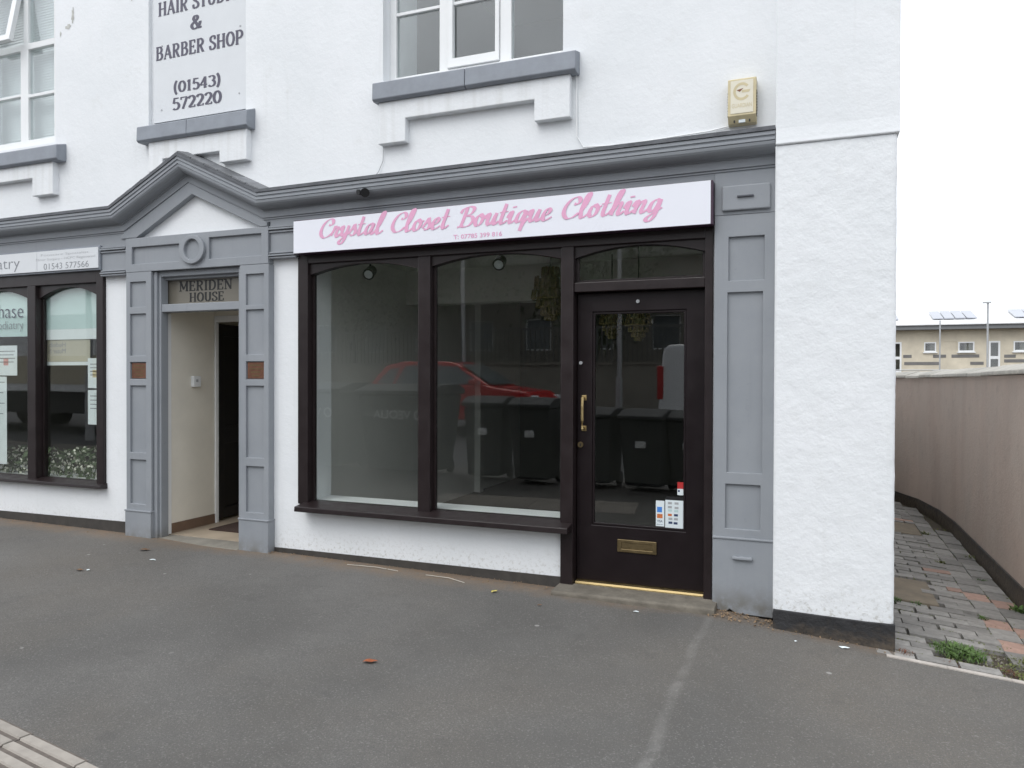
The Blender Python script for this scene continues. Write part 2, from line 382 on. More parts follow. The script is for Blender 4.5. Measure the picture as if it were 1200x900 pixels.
# each serif glyph: advance width, list of (weight factor, points)
def sf(x, y, w=.17): return (1, [(x-w, y), (x+w, y)])
SERIF = {
 'M': (.95, [(.55,[(.14,0),(.14,1)]),(1,[(.14,1),(.47,.18)]),(.6,[(.47,.18),(.80,1)]),(1,[(.80,0),(.80,1)]),sf(.14,.03,.13),sf(.80,.03,.15),sf(.08,.97,.1),sf(.86,.97,.1)]),
 'E': (.68, [(1,[(.16,0),(.16,1)]),(1,[(.02,.97),(.58,.97)]),(1,[(.02,.03),(.60,.03)]),(1,[(.16,.52),(.46,.52)]),(.6,[(.57,.76),(.57,1)]),(.6,[(.60,0),(.60,.26)]),(.5,[(.46,.42),(.46,.62)])]),
 'R': (.76, [(1,[(.16,0),(.16,1)]),sf(.16,.03,.14),(1,[(.02,.97),(.36,.97)]),(1,arc(.34,.74,.26,.23,90,-90)),(1,[(.34,.51),(.16,.51)]),(1,[(.36,.51),(.60,.03)]),sf(.64,.03,.1)]),
 'I': (.36, [(1,[(.18,0),(.18,1)]),sf(.18,.03,.15),sf(.18,.97,.15)]),
 'D': (.78, [(1,[(.16,0),(.16,1)]),(1,[(.02,.97),(.34,.97)]),(1,[(.02,.03),(.34,.03)]),(1,arc(.34,.5,.34,.47,90,-90))]),
 'N': (.80, [(.55,[(.14,0),(.14,1)]),(1,[(.12,.98),(.66,.02)]),(.55,[(.66,0),(.66,1)]),sf(.14,.03,.13),sf(.08,.97,.1),sf(.66,.97,.13)]),
 'H': (.82, [(1,[(.16,0),(.16,1)]),(1,[(.66,0),(.66,1)]),(1,[(.16,.5),(.66,.5)]),sf(.16,.03,.14),sf(.66,.03,.14),sf(.16,.97,.14),sf(.66,.97,.14)]),
 'O': (.80, [(1,arc(.40,.5,.31,.47,90,-270,28))]),
 'U': (.78, [(1,[(.15,1),(.15,.35)]+arc(.39,.33,.24,.30,180,360)+[(.63,.35),(.63,1)]),sf(.15,.97,.13),sf(.63,.97,.12)]),
 'S': (.62, [(1,catmull([(.54,.74),(.48,.92),(.30,.97),(.12,.84),(.14,.64),(.34,.50),(.52,.34),(.52,.14),(.32,.03),(.12,.08),(.07,.28)],5)),(.5,[(.54,.70),(.54,.98)]),(.5,[(.07,.02),(.07,.30)])]),
 'A': (.78, [(.55,[(.08,0),(.38,1)]),(1,[(.38,1),(.68,0)]),(1,[(.2,.34),(.56,.34)]),sf(.09,.03,.11),sf(.68,.03,.12)]),
 'T': (.68, [(1,[(.34,0),(.34,1)]),(1,[(.04,.97),(.64,.97)]),sf(.34,.03,.14),(.6,[(.05,.74),(.05,1)]),(.6,[(.63,.74),(.63,1)])]),
 'B': (.74, [(1,[(.16,0),(.16,1)]),(1,[(.02,.97),(.36,.97)]),(1,[(.02,.03),(.36,.03)]),(1,arc(.34,.75,.23,.22,90,-90)),(1,[(.16,.52),(.34,.52)]),(1,arc(.35,.28,.28,.25,90,-90))]),
 'P': (.70, [(1,[(.16,0),(.16,1)]),sf(.16,.03,.14),(1,[(.02,.97),(.36,.97)]),(1,arc(.34,.71,.28,.26,90,-90)),(1,[(.34,.45),(.16,.45)])]),
 '&': (.86, [(1,catmull([(.80,.10),(.62,.06),(.42,.42),(.24,.74),(.30,.94),(.44,.96),(.52,.80),(.40,.62),(.16,.42),(.10,.22),(.24,.04),(.44,.06),(.62,.24),(.70,.46)],6)),sf(.70,.48,.1)]),
 '(': (.36, [(1,arc(.46,.47,.34,.72,120,240))]), ')': (.36, [(1,arc(-.10,.47,.34,.72,60,-60))]), ' ': (.34, []),
 '0': (.66, [(1,arc(.33,.5,.25,.47,90,-270,26))]), '1': (.44, [(1,[(.22,0),(.22,1)]),sf(.22,.03,.14),(.7,[(.22,.97),(.06,.84)])]),
 '5': (.60, [(1,[(.52,.97),(.16,.97),(.12,.55)]),(1,arc(.28,.32,.26,.29,125,-140))]), '4': (.64, [(1,[(.42,0),(.42,1)]),(.7,[(.42,.98),(.04,.30)]),(1,[(.03,.28),(.60,.28)]),sf(.42,.03,.12)]),
 '3': (.60, [(1,arc(.26,.74,.24,.22,150,-80)),(1,arc(.27,.28,.27,.26,85,-150))]), '7': (.56, [(1,[(.05,.96),(.54,.96)]),(.9,[(.53,.96),(.20,0)]),(.6,[(.06,.78),(.06,1)])]),
 '2': (.60, [(1,arc(.28,.72,.23,.25,165,-35,14)+[(.30,.30),(.08,.06)]),(1.2,[(.06,.05),(.54,.05)]),(.5,[(.54,.0),(.54,.2)])]),
}
def serif_text(txt, x0, x1, z0, z1, y, thick=.17, thin=.07):
    mb = MB(); cx = 0; k = 0
    for ch in txt:
        adv, strokes = SERIF[ch]
        for wf, pts in strokes:
            P = [Vector(p)+Vector((cx, 0)) for p in pts]
            ribbon(mb, P, lambda t: (thin+(thick-thin)*abs(t.y))*(wf if abs(t.y) > .4 else 1), -.0002*(k % 9)); k += 1
        cx += adv + .06
    sx = (x1-x0)/max(v[0] for v in mb.v); sz = (z1-z0)
    mb.v = [(x0+v[0]*sx, y+v[1], z0+v[2]*sz) for v in mb.v]; return mb
SCRIPT = {
 'C': (.62, [[(.40,.70),(.50,.66),(.60,.76),(.58,.93),(.44,1.0),(.24,.88),(.08,.58),(.06,.25),(.22,.02),(.44,.05),(.64,.24)]]),
 'r': (.36, [[(-.06,.08),(.06,.38),(.10,.52),(.13,.42),(.22,.46),(.25,.40),(.20,.22),(.20,.08),(.27,.0),(.40,.14)]]),
 'y': (.42, [[(-.04,.30),(.06,.48),(.11,.42),(.08,.16),(.16,.02),(.30,.20)],[(.38,.50),(.33,.20),(.27,-.12),(.14,-.34),(.02,-.30),(.06,-.16),(.46,.14)]]),
 's': (.34, [[(-.04,.10),(.12,.36),(.20,.52),(.22,.40),(.29,.20),(.20,.02),(.04,.05)],[(.22,.03),(.38,.14)]]),
 't': (.34, [[(.20,.86),(.14,.50),(.09,.14),(.16,.0),(.36,.14)],[(-.02,.50),(.34,.53)]]),
 'a': (.48, [[(.36,.42),(.26,.50),(.10,.38),(.04,.14),(.12,.01),(.26,.14),(.38,.46)],[(.39,.50),(.33,.16),(.38,.0),(.52,.14)]]),
 'l': (.32, [[(-.02,.12),(.18,.48),(.30,.88),(.25,1.0),(.15,.80),(.07,.32),(.10,.03),(.18,.0),(.36,.14)]]),
 'o': (.44, [[(.24,.50),(.10,.40),(.04,.16),(.13,.0),(.28,.10),(.34,.34),(.24,.50),(.26,.42),(.36,.38),(.48,.44)]]),
 'e': (.38, [[(.04,.18),(.22,.28),(.29,.42),(.20,.50),(.08,.36),(.04,.14),(.14,.0),(.40,.14)]]),
 'B': (.68, [[(.30,.97),(.24,.55),(.17,.16),(.08,.01),(.0,.02)],[(.04,.70),(.14,.90),(.40,1.0),(.60,.90),(.52,.66),(.28,.54)],[(.28,.54),(.54,.50),(.64,.30),(.50,.06),(.28,.0),(.16,.08)]]),
 'u': (.52, [[(-.04,.28),(.07,.49),(.12,.42),(.08,.14),(.16,.0),(.28,.12),(.38,.40)],[(.42,.50),(.36,.16),(.41,.0),(.56,.14)]]),
 'i': (.28, [[(-.04,.24),(.08,.49),(.13,.44),(.08,.14),(.14,.0),(.32,.14)],[(.18,.72),(.20,.66)]]),
 'q': (.48, [[(.36,.42),(.26,.50),(.10,.38),(.04,.14),(.12,.01),(.26,.14),(.38,.46)],[(.40,.50),(.34,.10),(.27,-.36)],[(.27,-.32),(.36,-.06),(.52,.16)]]),
 'h': (.48, [[(-.04,.12),(.16,.48),(.30,.90),(.25,1.0),(.16,.80),(.09,.38),(.03,.0)],[(.06,.14),(.18,.40),(.30,.50),(.34,.40),(.28,.12),(.34,.0),(.50,.14)]]),
 'n': (.50, [[(-.05,.28),(.07,.50),(.11,.42),(.04,.0)],[(.06,.14),(.20,.40),(.32,.50),(.36,.40),(.30,.12),(.36,.0),(.53,.14)]]),
 'g': (.48, [[(.36,.42),(.26,.50),(.10,.38),(.04,.14),(.12,.01),(.26,.14),(.38,.46)],[(.40,.50),(.34,.10),(.26,-.20),(.12,-.36),(.0,-.30),(.06,-.16),(.50,.16)]]),
 ' ': (.34, []),
}
def script_text(txt, x0, x1, zb, cap, y, thick=.190, thin=.038, slant=.20):
    mb = MB(); cx = 0; k = 0; nib = R(14)
    for ch in txt:
        adv, strokes = SCRIPT[ch]
        for pts in strokes:
            P = [Vector((p.x + cx + p.y*slant, p.y)) for p in catmull([Vector((q[0]*1.08, q[1]*(1.14 if ch.islower() else 1))) for q in pts], 8)]
            ribbon(mb, P, lambda t: thin+(thick-thin)*abs(t.x*math.sin(nib)-t.y*math.cos(nib))**1.5, -.0002*(k % 9)); k += 1
        cx += adv*1.08 + .045
    lo = min(v[0] for v in mb.v); sx = (x1-x0)/(max(v[0] for v in mb.v)-lo)
    mb.v = [(x0+(v[0]-lo)*sx, y+v[1], zb+v[2]*cap) for v in mb.v]; return mb
def sans_text(txt, x0, x1, z0, z1, y, bold=0.0):
    cu = bpy.data.curves.new('t', 'FONT'); cu.body = txt; cu.size = 1; cu.fill_mode = 'FRONT'; cu.offset = bold; cu.resolution_u = 4
    o = bpy.data.objects.new('t', cu); COL.objects.link(o); dg = bpy.context.evaluated_depsgraph_get(); dg.update()
    me = o.evaluated_get(dg).to_mesh()
    vs = [tuple(v.co) for v in me.vertices]; fs = [tuple(p.vertices) for p in me.polygons]
    bpy.data.objects.remove(o); bpy.data.curves.remove(cu)
    ax, bx = min(v[0] for v in vs), max(v[0] for v in vs); az, bz = min(v[1] for v in vs), max(v[1] for v in vs)
    mb = MB(); mb.add([(x0+(v[0]-ax)/(bx-ax)*(x1-x0), y, z0+(v[1]-az)/(bz-az)*(z1-z0)) for v in vs], fs); return mb
def letters(name, mb, m, parent, **k): return obj(name, mb, m, parent, fix=False, **k)

# ================================================================== SETTING
# far ground, road, kerb, footway
struct('ground', MB().quad((-400,-400,-.75),(400,-400,-.75),(400,500,-.75),(-400,500,-.75)), MSOIL)
def road_z(y): return -.08 + max(0, (-6.2-y))*.07
m = MB(); ys = [-6.15,-8,-10,-12,-13.6]
for a, b in zip(ys, ys[1:]): m.quad((-90,b,road_z(b)),(60,b,road_z(b)),(60,a,road_z(a)),(-90,a,road_z(a)))
struct('road', m, MROAD)
xs = [-60,-40,-30,-20,-14,-10,-8,-7.4,-6.5,-5.7,-4.9,-4.1,-3.3,-2.5,-1.6,-.9,-.55,-.22,.1,.445,.92,1.41,2.5,4,6,10,20,40]
ysq = [-6,-5,-4,-3,-2,-1.2,-.6,-.262,.35]
m = MB()
for i in range(len(xs)-1):
    for j in range(len(ysq)-1):
        a, b, c, d = xs[i], xs[i+1], ysq[j], ysq[j+1]
        if a >= .44 and b <= 1.42 and c > -.3: continue
        m.quad((a,c,gz(a,c)),(b,c,gz(b,c)),(b,d,gz(b,d)),(a,d,gz(a,d)))
struct('pavement', m, MASPH)
m = MB()
for i in range(60):
    x = -36 + i*.92; z = gz(x+.45, -6)
    m.box(x, x+.905, -6.14, -6.0, road_z(-6.2)-.2, z+.004)
k = struct('kerb', m, MCONC, bevel=.01)
struct('far_pavement', MB().quad((-90,-18,.42),(60,-18,.42),(60,-13.6,.36),(-90,-13.6,.36)), MROAD)

# ================================================================== THE WHITE BUILDING
bld = thing('rendered_building', 'white rendered two storey corner building with grey cornice above its shopfronts', 'building', (-3.5, 0, .1))
HOLES = [(-3.068,-1.622,3.86,5.5), (-8.3,-6.632,3.80,5.6), (-3.845,-1.62,.53,2.60), (-1.62,-.595,-.5,2.60), (-5.42,-4.36,-.5,2.50), (-9.2,-5.985,.58,2.80), (-5.463,-4.386,3.80,5.8)]
obj('wall', plate(-9.6, -.215, -.4, 7.5, 0, .30, HOLES), MW, bld)
obj('recess_wall', MB().box(-5.49,-4.36,.035,.29,3.78,5.82), MW, bld)
# corner pier, projecting as far as the cornice, and the flank along the alley
from mathutils import noise as mn
def lumpy(x0, x1, z0, z1, y, y1, nx, nz, amp, edge):
    m = MB(); pts = []
    for j in range(nz+1):
        for i in range(nx+1):
            x = x0+(x1-x0)*i/nx; z = z0+(z1-z0)*j/nz
            d = amp*(mn.noise(Vector((x*5,1.3,z*5)))+.7*mn.noise(Vector((x*16,4.1,z*16)))+.35*mn.noise(Vector((x*42,9.0,z*42))))
            ex = edge*(mn.noise(Vector((3.3,z*7,0)))+.5*mn.noise(Vector((3.3,z*24,0)))) if i == nx else 0
            r_ = .010 if i in (0, nx) else (.002 if i in (1, nx-1) else 0)
            pts.append((x+ex, y+d*(0 if i == 0 else 1)+r_, z))
    fs = [(j*(nx+1)+i, j*(nx+1)+i+1, (j+1)*(nx+1)+i+1, (j+1)*(nx+1)+i) for j in range(nz) for i in range(nx)]
    m.add(pts, fs); b = len(pts)
    for j in range(nz+1): m.v.append((x1+edge*mn.noise(Vector((7.7,j*.2,1))), y1, pts[j*(nx+1)+nx][2]))
    for j in range(nz+1): m.v.append((x0, y1, pts[j*(nx+1)][2]))
    for j in range(nz):
        a, c = j*(nx+1)+nx, (j+1)*(nx+1)+nx; m.f.append((a, b+j, b+j+1, c)); a, c = j*(nx+1), (j+1)*(nx+1); q = b+nz+1; m.f.append((q+j, a, c, q+j+1))
    m.f.append(tuple(nz*(nx+1)+i for i in range(nx+1))+(b+nz, b+2*nz+1)); m.f.append(tuple(range(nx, -1, -1))+(b+nz+1, b))
    return m
obj('pier_wall', lumpy(-.215,.444,.172,3.0,-.18,8.5,56,230,.0016,.003), MWR, bld, smooth='all')
obj('upper_pier_wall', MB().prism_yz([(-.187,3.002),(-.195,3.006),(-.192,3.03),(-.187,3.10),(-.187,7.5),(8.5,7.5),(8.5,3.002)], -.213, .456), MW, bld, bevel=.006)
m = MB(); m.prism_xz([(-.213,-.4),(.452,-.4),(.452,.185),(.30,.183),(.05,.190),(-.213,.198)], -.188, -.02); m.box(.40,.452,-.02,8.5,-.4,.19)
obj('black_plinth', m, MTAR, bld, bevel=.006)
m = MB(); m.prism_xz([(-4.085,-.3),(-1.625,-.3),(-1.625,.205),(-4.085,.20)], -.008, .02); m.prism_xz([(-9.6,-.3),(-5.672,-.3),(-5.672,.285),(-7.4,.272),(-9.6,.268)], -.008, .02)
obj('dark_plinth', m, M('faded_bitumen', (.05,.045,.04), .8, .3, 12, .5, 40, .005), bld)

obj('flat_roof', MB().box(-9.6,.45,-.0,8.5,7.502,7.6), MLEAD, bld)
# cornice: one moulding that rises over the doorway as a pediment
PATH = [(-9.6,3.045),(-5.735,3.062),(-4.955,3.445),(-4.125,3.062),(-.2165,3.098)]
cove = [(.062 + .05*math.sin(t*math.pi/2/6), .168 - .095*(1-math.cos(t*math.pi/2/6))) for t in range(7)]
PROF = [(.0,-.02),(.0,.178),(.022,.178),(.024,.170),(.034,.168),(.036,.174),(.052,.174),(.054,.166)] + cove + [(.118,.073),(.120,.062),(.172,.060),(.174,.048),(.186,.050),(.190,.042),(.205,.04),(.205,-.02)]
obj('cornice', MB().sweep(PATH, PROF), MGREY, bld)
obj('flashing', MB().sweep([(p[0], p[1]+.016) for p in PATH], [(-.012,-.01),(-.004,.172),(.013,.181),(.013,.186),(-.012,.186),(-.022,-.01)]), MLEAD, bld)
# raking band of the pediment
m = MB()
o_ = [(-5.60,2.855),(-4.955,3.235),(-4.20,2.885)]; i_ = [(-5.56,2.822),(-4.915,3.156),(-4.19,2.822)]
m.prism_xz([(-5.735,2.855),(-4.953,3.250),(-4.125,2.855),(-4.125,2.822),(-4.19,2.822),(-4.915,3.150),(-5.55,2.822),(-5.735,2.822)], -.056, .01)
obj('raking_band', m, MGREY, bld, bevel=.003)
# slates on the little pediment roof
A0, A1, B1 = Vector((-4.955,0,3.462)), Vector((-4.10,0,3.068)), Vector((-5.76,0,3.066))
for E1, nsl in ((A1, 6), (B1, 6)):
    for i in range(nsl):
        a = A0.lerp(E1, i/nsl+.006); b = A0.lerp(E1, (i+1)/nsl-.006); j = random.uniform(0,.006); t = Vector((0,0,.016))
        m = MB(); l = Vector((0,-.172,0)); l0 = Vector((0,-.002,.03))
        m.add([a+l+t*.9, b+l+t*.9, b+l0+t, a+l0+t, a+l+t*1.7+Vector((0,0,j)), b+l+t*1.5, b+l0+t*1.9, a+l0+t*1.9], [(3,2,1,0),(4,5,6,7),(0,1,5,4),(1,2,6,5),(2,3,7,6),(3,0,4,7)])
        obj('slate', m, MSLATE, bld)
# frieze boards beside the signs
obj('frieze', MB().box(-4.10,-.219,-.04,.02,2.60,2.905), MGREY, bld)
obj('frieze', MB().box(-9.6,-5.66,-.04,.02,2.765,2.86), MGREY, bld)
for x0, x1, zt, zb in ((-4.098,-3.835,2.815,2.555), (-5.98,-5.672,2.76,2.50)):
    m = MB(); m.box(x0,x1,-.045,.02,zb,zt)
    for dz, p in ((.0,.062),(.018,.072),(.040,.060)):
        m.box(x0,x1,-p,.02,zt-dz-.012,zt-dz); m.box(x0,x1,-p,.02,zb+dz,zb+dz+.012)
    obj('frieze_block', m, MGREY, bld, bevel=.002)

# ---- upper windows
def sash_window(x0, x1, z0, z1, cols, bars, open_top=False):
    """cols: list of (glass x0, glass x1, has inner casement frame)"""
    W = obj('window', plate(x0, x1, z0, z1, .10, .16, [(c[0]-(.0 if not c[2] else .045), c[1]+(.0 if not c[2] else .035), z0+.055, z1-.06) for c in cols]), MWT, bld, bevel=.004)
    for n, c in enumerate(cols):
        zb, zt = z0+.055, z1-.06
        if c[2]:
            obj('casement', plate(c[0]-.042, c[1]+.032, zb+.003, zt-.003, .085, .135, [(c[0], c[1], zb+.07, zt-.07)]), MWT, W, bevel=.004); zb += .07; zt -= .07
        for bz in bars:
            obj('glazing_bar', MB().box(c[0]-.001, c[1]+.001, .105, .145, bz-.012, bz+.012), MWT, W, bevel=.003)
        zz = [zb] + list(bars) + [zt]
        for a, b in zip(zz, zz[1:]):
            obj('pane', MB().box(c[0]-.004, c[1]+.004, .122, .127, a, b), MGLASS2, W)
    return W
sash_window(-3.068, -1.622, 3.862, 5.50, [(-3.012,-2.636,False),(-2.520,-2.174,True),(-2.050,-1.655,False)], [4.405, 4.95])
obj('window_sill', MB().prism_yz([(.10,3.87),(-.10,3.815),(-.105,3.69),(-.085,3.676),(.0,3.676)], -3.102, -2.332), MGREY2, bld, bevel=.006)
obj('window_sill', MB().prism_yz([(.10,3.87),(-.10,3.815),(-.105,3.69),(-.085,3.676),(.0,3.676)], -2.329, -1.500), MGREY2, bld, bevel=.006)
obj('apron', MB().prism_xz([(-3.072,3.677),(-3.072,3.362),(-2.838,3.362),(-2.838,3.535),(-1.812,3.535),(-1.812,3.384),(-1.552,3.384),(-1.552,3.677)], -.062, .01), MWA, bld, bevel=.006)
# hair sign recess
obj('window_sill', MB().prism_yz([(.035,3.83),(-.10,3.772),(-.105,3.652),(-.085,3.638),(.0,3.638)], -5.496, -4.932), MGREY2, bld, bevel=.006)
obj('window_sill', MB().prism_yz([(.035,3.83),(-.10,3.772),(-.105,3.652),(-.085,3.638),(.0,3.638)], -4.929, -4.288), MGREY2, bld, bevel=.006)
obj('apron', MB().prism_xz([(-5.40,3.64),(-5.40,3.38),(-5.24,3.38),(-5.24,3.48),(-4.611,3.48),(-4.611,3.384),(-4.327,3.384),(-4.327,3.64)], -.062, .01), MWA, bld, bevel=.006)
# left window with a blind and one top light pushed open
WL = obj('window', plate(-8.3, -6.632, 3.80, 5.60, .10, .16, [(-7.145,-6.785,3.905,4.32),(-7.145,-6.785,4.35,4.79),(-7.145,-6.785,4.85,5.5),(-7.62,-7.255,3.905,4.345),(-7.62,-7.255,4.37,4.79),(-7.66,-7.21,4.86,5.5),(-8.2,-7.75,3.905,4.79),(-8.2,-7.75,4.86,5.5)]), MWT, bld, bevel=.004)
for a, b, c, d in ((-7.145,-6.785,3.905,4.32),(-7.145,-6.785,4.35,4.79),(-7.145,-6.785,4.85,5.5),(-7.62,-7.255,3.905,4.345),(-7.62,-7.255,4.37,4.79),(-8.2,-7.75,3.905,4.79),(-8.2,-7.75,4.86,5.5)):
    obj('pane', MB().box(a-.004,b+.004,.122,.127,c-.004,d+.004), MGLASS2, WL)
tl = obj('top_light', plate(-7.665, -7.205, 0, .66, 0, .045, [(-7.60,-7.27,.06,.60)]), MWT, WL, bevel=.004)
tp = obj('pane', MB().box(-7.604,-7.266,.02,.025,.056,.604), MGLASS2, tl)
tl.matrix_parent_inverse = Matrix.Identity(4)
tl.matrix_basis = Matrix.Translation((0,.075,5.49)) @ Matrix.Rotation(R(-11), 4, 'X') @ Matrix.Translation((0,0,-.66))
obj('window_sill', MB().prism_yz([(.10,3.80),(-.10,3.738),(-.105,3.612),(-.085,3.598),(.0,3.598)], -8.4, -6.49), MGREY2, bld, bevel=.008)
obj('apron', MB().prism_xz([(-8.3,3.60),(-8.3,3.30),(-8.05,3.30),(-8.05,3.468),(-6.868,3.468),(-6.868,3.298),(-6.592,3.298),(-6.592,3.60)], -.062, .01), MWA, bld, bevel=.006)
# rooms behind the upper windows
def room(pre, x0, x1, y0, y1, z0, z1, mf, mwall, mc):
    for n, mb, mm in (('floor', MB().box(x0,x1,y0,y1,z0-.05,z0), mf), ('ceiling', MB().box(x0,x1,y0,y1,z1,z1+.05), mc), ('wall_back', MB().box(x0,x1,y1,y1+.05,z0,z1), mwall),
                      ('wall_left', MB().box(x0-.05,x0,y0,y1,z0-.05,z1+.05), mwall), ('wall_right', MB().box(x1,x1+.05,y0,y1,z0-.05,z1+.05), mwall)):
        struct(pre+'_'+n, mb, mm)
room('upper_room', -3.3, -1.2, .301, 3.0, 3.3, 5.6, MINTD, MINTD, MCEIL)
struct('upper_window_lining', MB().box(-3.12,-3.05,.161,.50,3.87,5.5), MWT)
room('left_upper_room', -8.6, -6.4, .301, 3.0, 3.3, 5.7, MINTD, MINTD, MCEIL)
bl = thing('venetian_blind', 'white venetian blind hanging inside the window with the open top light', 'blind', (-7.4,.23,4.9))
for i in range(60):
    z = 5.48-i*.0265
    obj('slat', MB().add([(-8.25,.222,z-.018),(-6.68,.222,z-.018),(-6.68,.229,z+.012),(-8.25,.229,z+.012)], [(0,1,2,3)]), MWT, bl, fix=False)
obj('head_rail', MB().box(-8.25,-6.68,.21,.245,5.51,5.54), MWT, bl)

def flake(cx, cz, w_, h_, seed):
    rnd = random.Random(seed); n = 18; poly = []
    for k in range(n):
        a = 2*math.pi*k/n; r_ = rnd.uniform(.45,1.0); poly.append((cx+w_*r_*math.cos(a), cz+h_*r_*math.sin(a)))
    obj('paint_flake', MB().add([(x,-.0025,z) for x,z in poly]+[(cx,-.0035,cz)], [(k,(k+1)%n,n) for k in range(n)]), MFLK, bld, fix=False)
MFLK = M('bare_plaster', (.50,.50,.47), .9, .2, 14, .5, 60, .004)
flake(-6.40,4.95,.022,.10,3); flake(-6.46,4.85,.045,.03,5); flake(-6.56,4.80,.014,.035,8); flake(-5.66,4.99,.03,.05,11)
# ---- cables on the wall
cb = MB(); cb.tube([(-3.055,-.012,3.36),(-3.06,-.012,3.25),(-3.10,-.012,3.17),(-3.14,-.02,3.125)], .0028, 6)
tag(obj('cable', cb, MGALV), 'thin grey cable dropping from the window apron to the cornice floodlight', 'cable')
cb = MB(); cb.tube([(-1.52,-.012,3.68),(-1.515,-.012,3.26),(-1.47,-.012,3.18),(-1.2,-.012,3.165),(-.62,-.012,3.19),(-.45,-.012,3.215)], .0045, 6)
tag(obj('cable', cb, MWT), 'white cable running down from the window sill towards the cream alarm box', 'cable')

# ================================================================== MERIDEN HOUSE DOORWAY
ent = thing('doorway_surround', 'grey panelled doorway surround with two pilasters under the white pediment', 'doorway', (-4.88,-.03,.17))
bm = obj('beam', plate(-5.664,-4.100,2.515,2.815,-.07,-.045,[(-5.59,-5.045,2.585,2.735),(-4.715,-4.17,2.585,2.765)]), MGREY, ent, bevel=.004)
obj('beam_panel', MB().box(-5.662,-4.102,-.046,.02,2.517,2.813), MGREY, bm)
m = MB(); n = 40; oa, ob, ia, ib = .135,.122,.085,.088
vs = []; 
for yy in (-.098,-.05):
    for k in range(n):
        t = 2*math.pi*k/n; vs += [(-4.88+oa*math.cos(t), yy, 2.672+ob*math.sin(t)), (-4.88+ia*math.cos(t), yy, 2.672+ib*math.sin(t))]
fs = []
for k in range(n):
    a, b = 2*k, 2*((k+1)%n); q = 2*n
    fs += [(a,b,b+1,a+1),(a+q,a+q+1,b+q+1,b+q),(a,a+q,b+q,b),(a+1,b+1,b+1+q,a+1+q)]
obj('ring', MB().add(vs, fs), MGREY, bm, bevel=.006)
def pilaster(par, x0, x1, z0, z1, px0, px1, pans, cap_z, yf=-.07, yb=.01):
    P = obj('pilaster', plate(x0,x1,cap_z,z1,yf,yf+.022,[(px0,px1,a,b) for a,b in pans]), MGREY, par, bevel=.003)
    obj('panel_back', MB().box(x0+.002,x1-.002,yf+.020,yb,cap_z,z1-.002), MGREY, P)
    m = MB(); m.box(x0-.004,x1+.004,yf-.012,yb,z0,cap_z-.012); m.box(x0-.008,x1+.008,yf-.018,yb,cap_z-.012,cap_z+.002)
    obj('plinth_block', m, MGREY, P, bevel=.004)
    return P
PA = [(2.207,2.430),(1.778,2.148),(1.572,1.722),(.925,1.515),(.470,.862)]
PB = [(2.182,2.438),(1.778,2.147),(1.574,1.722),(.932,1.522),(.482,.862)]
pilaster(ent, -5.657,-5.362,.05,2.513,-5.612,-5.425,PA,.415)
pilaster(ent, -4.388,-4.094,.05,2.513,-4.326,-4.143,PB,.430)
# moulded left jamb and head inside the surround, white inner frame
m = MB(); m.box(-5.3615,-5.325,-.045,.06,.05,2.513); m.box(-5.3255,-5.300,-.022,.06,.05,2.505); obj('jamb_moulding', m, MGREY, ent, bevel=.006)
m = MB(); m.box(-4.424,-4.3885,-.045,.06,.05,2.513); obj('jamb_moulding', m, MGREY, ent, bevel=.006)
m = MB(); m.box(-5.325,-4.42,-.02,.06,2.468,2.513); m.box(-5.32,-4.42,.02,.10,2.445,2.469); obj('head_moulding', m, MGREY, ent, bevel=.004)
obj('transom', MB().box(-5.318,-4.42,-.012,.10,2.160,2.228), MGREY, ent, bevel=.005)
obj('door_frame', MB().box(-5.36,-5.338,.0605,.13,.15,2.16), MWT, ent, bevel=.003)
obj('fanlight', MB().box(-5.33,-4.42,.072,.09,2.228,2.446), M('dim_hall_fanlight', (.17,.155,.125), .3, .08, 2), ent)  # solid panel; the dim hall behind the glass is put into its colour
MF = [x for x in ent.children if x.name.startswith('fanlight')][0]
letters('lettering', serif_text('MERIDEN', -5.185,-4.595,2.345,2.432,.0715,.20,.085), MINKB, MF)
letters('lettering', serif_text('HOUSE', -5.070,-4.685,2.250,2.328,.0715,.20,.085), MINKB, MF)
m = MB(); m.box(-5.345,-5.336,.058,.0605,1.28,1.50); m.box(-5.338,-5.318,.04,.0605,1.58,1.645); obj('lock_keep', m, MBLACK, ent, bevel=.004)
obj('door_step', MB().prism_yz([(-.10,.0),(-.10,.172),(.0,.182),(.12,.184),(.12,.0)], -5.33, -4.392), MCONC, ent, bevel=.006)
for x0, x1, z0, z1, w_, in ((-5.61,-5.427,1.575,1.720,'bronze name plate on the left doorway pilaster'), (-4.324,-4.145,1.577,1.720,'bronze name plate on the right doorway pilaster')):
    p = thing('name_plate', w_, 'plaque', ((x0+x1)/2,-.05,z0))
    obj('plate', MB().box(x0+.006,x1-.006,-.058,-.0485,z0+.004,z1-.004), MCOPPER, p, bevel=.002)
    m = MB()
    for i, (a, b) in enumerate(((.2,.8),(.12,.88),(.25,.75),(.3,.7))):
        z = z1-.03-i*.028; xx = x0+(x1-x0)*a
        while xx < x0+(x1-x0)*b:
            ww = random.uniform(.006,.016); m.quad((xx,-.0595,z-.006),(xx+ww,-.0595,z-.006),(xx+ww,-.0595,z+.006),(xx,-.0595,z+.006)); xx += ww+.004
    letters('engraving', m, MDULL, p)
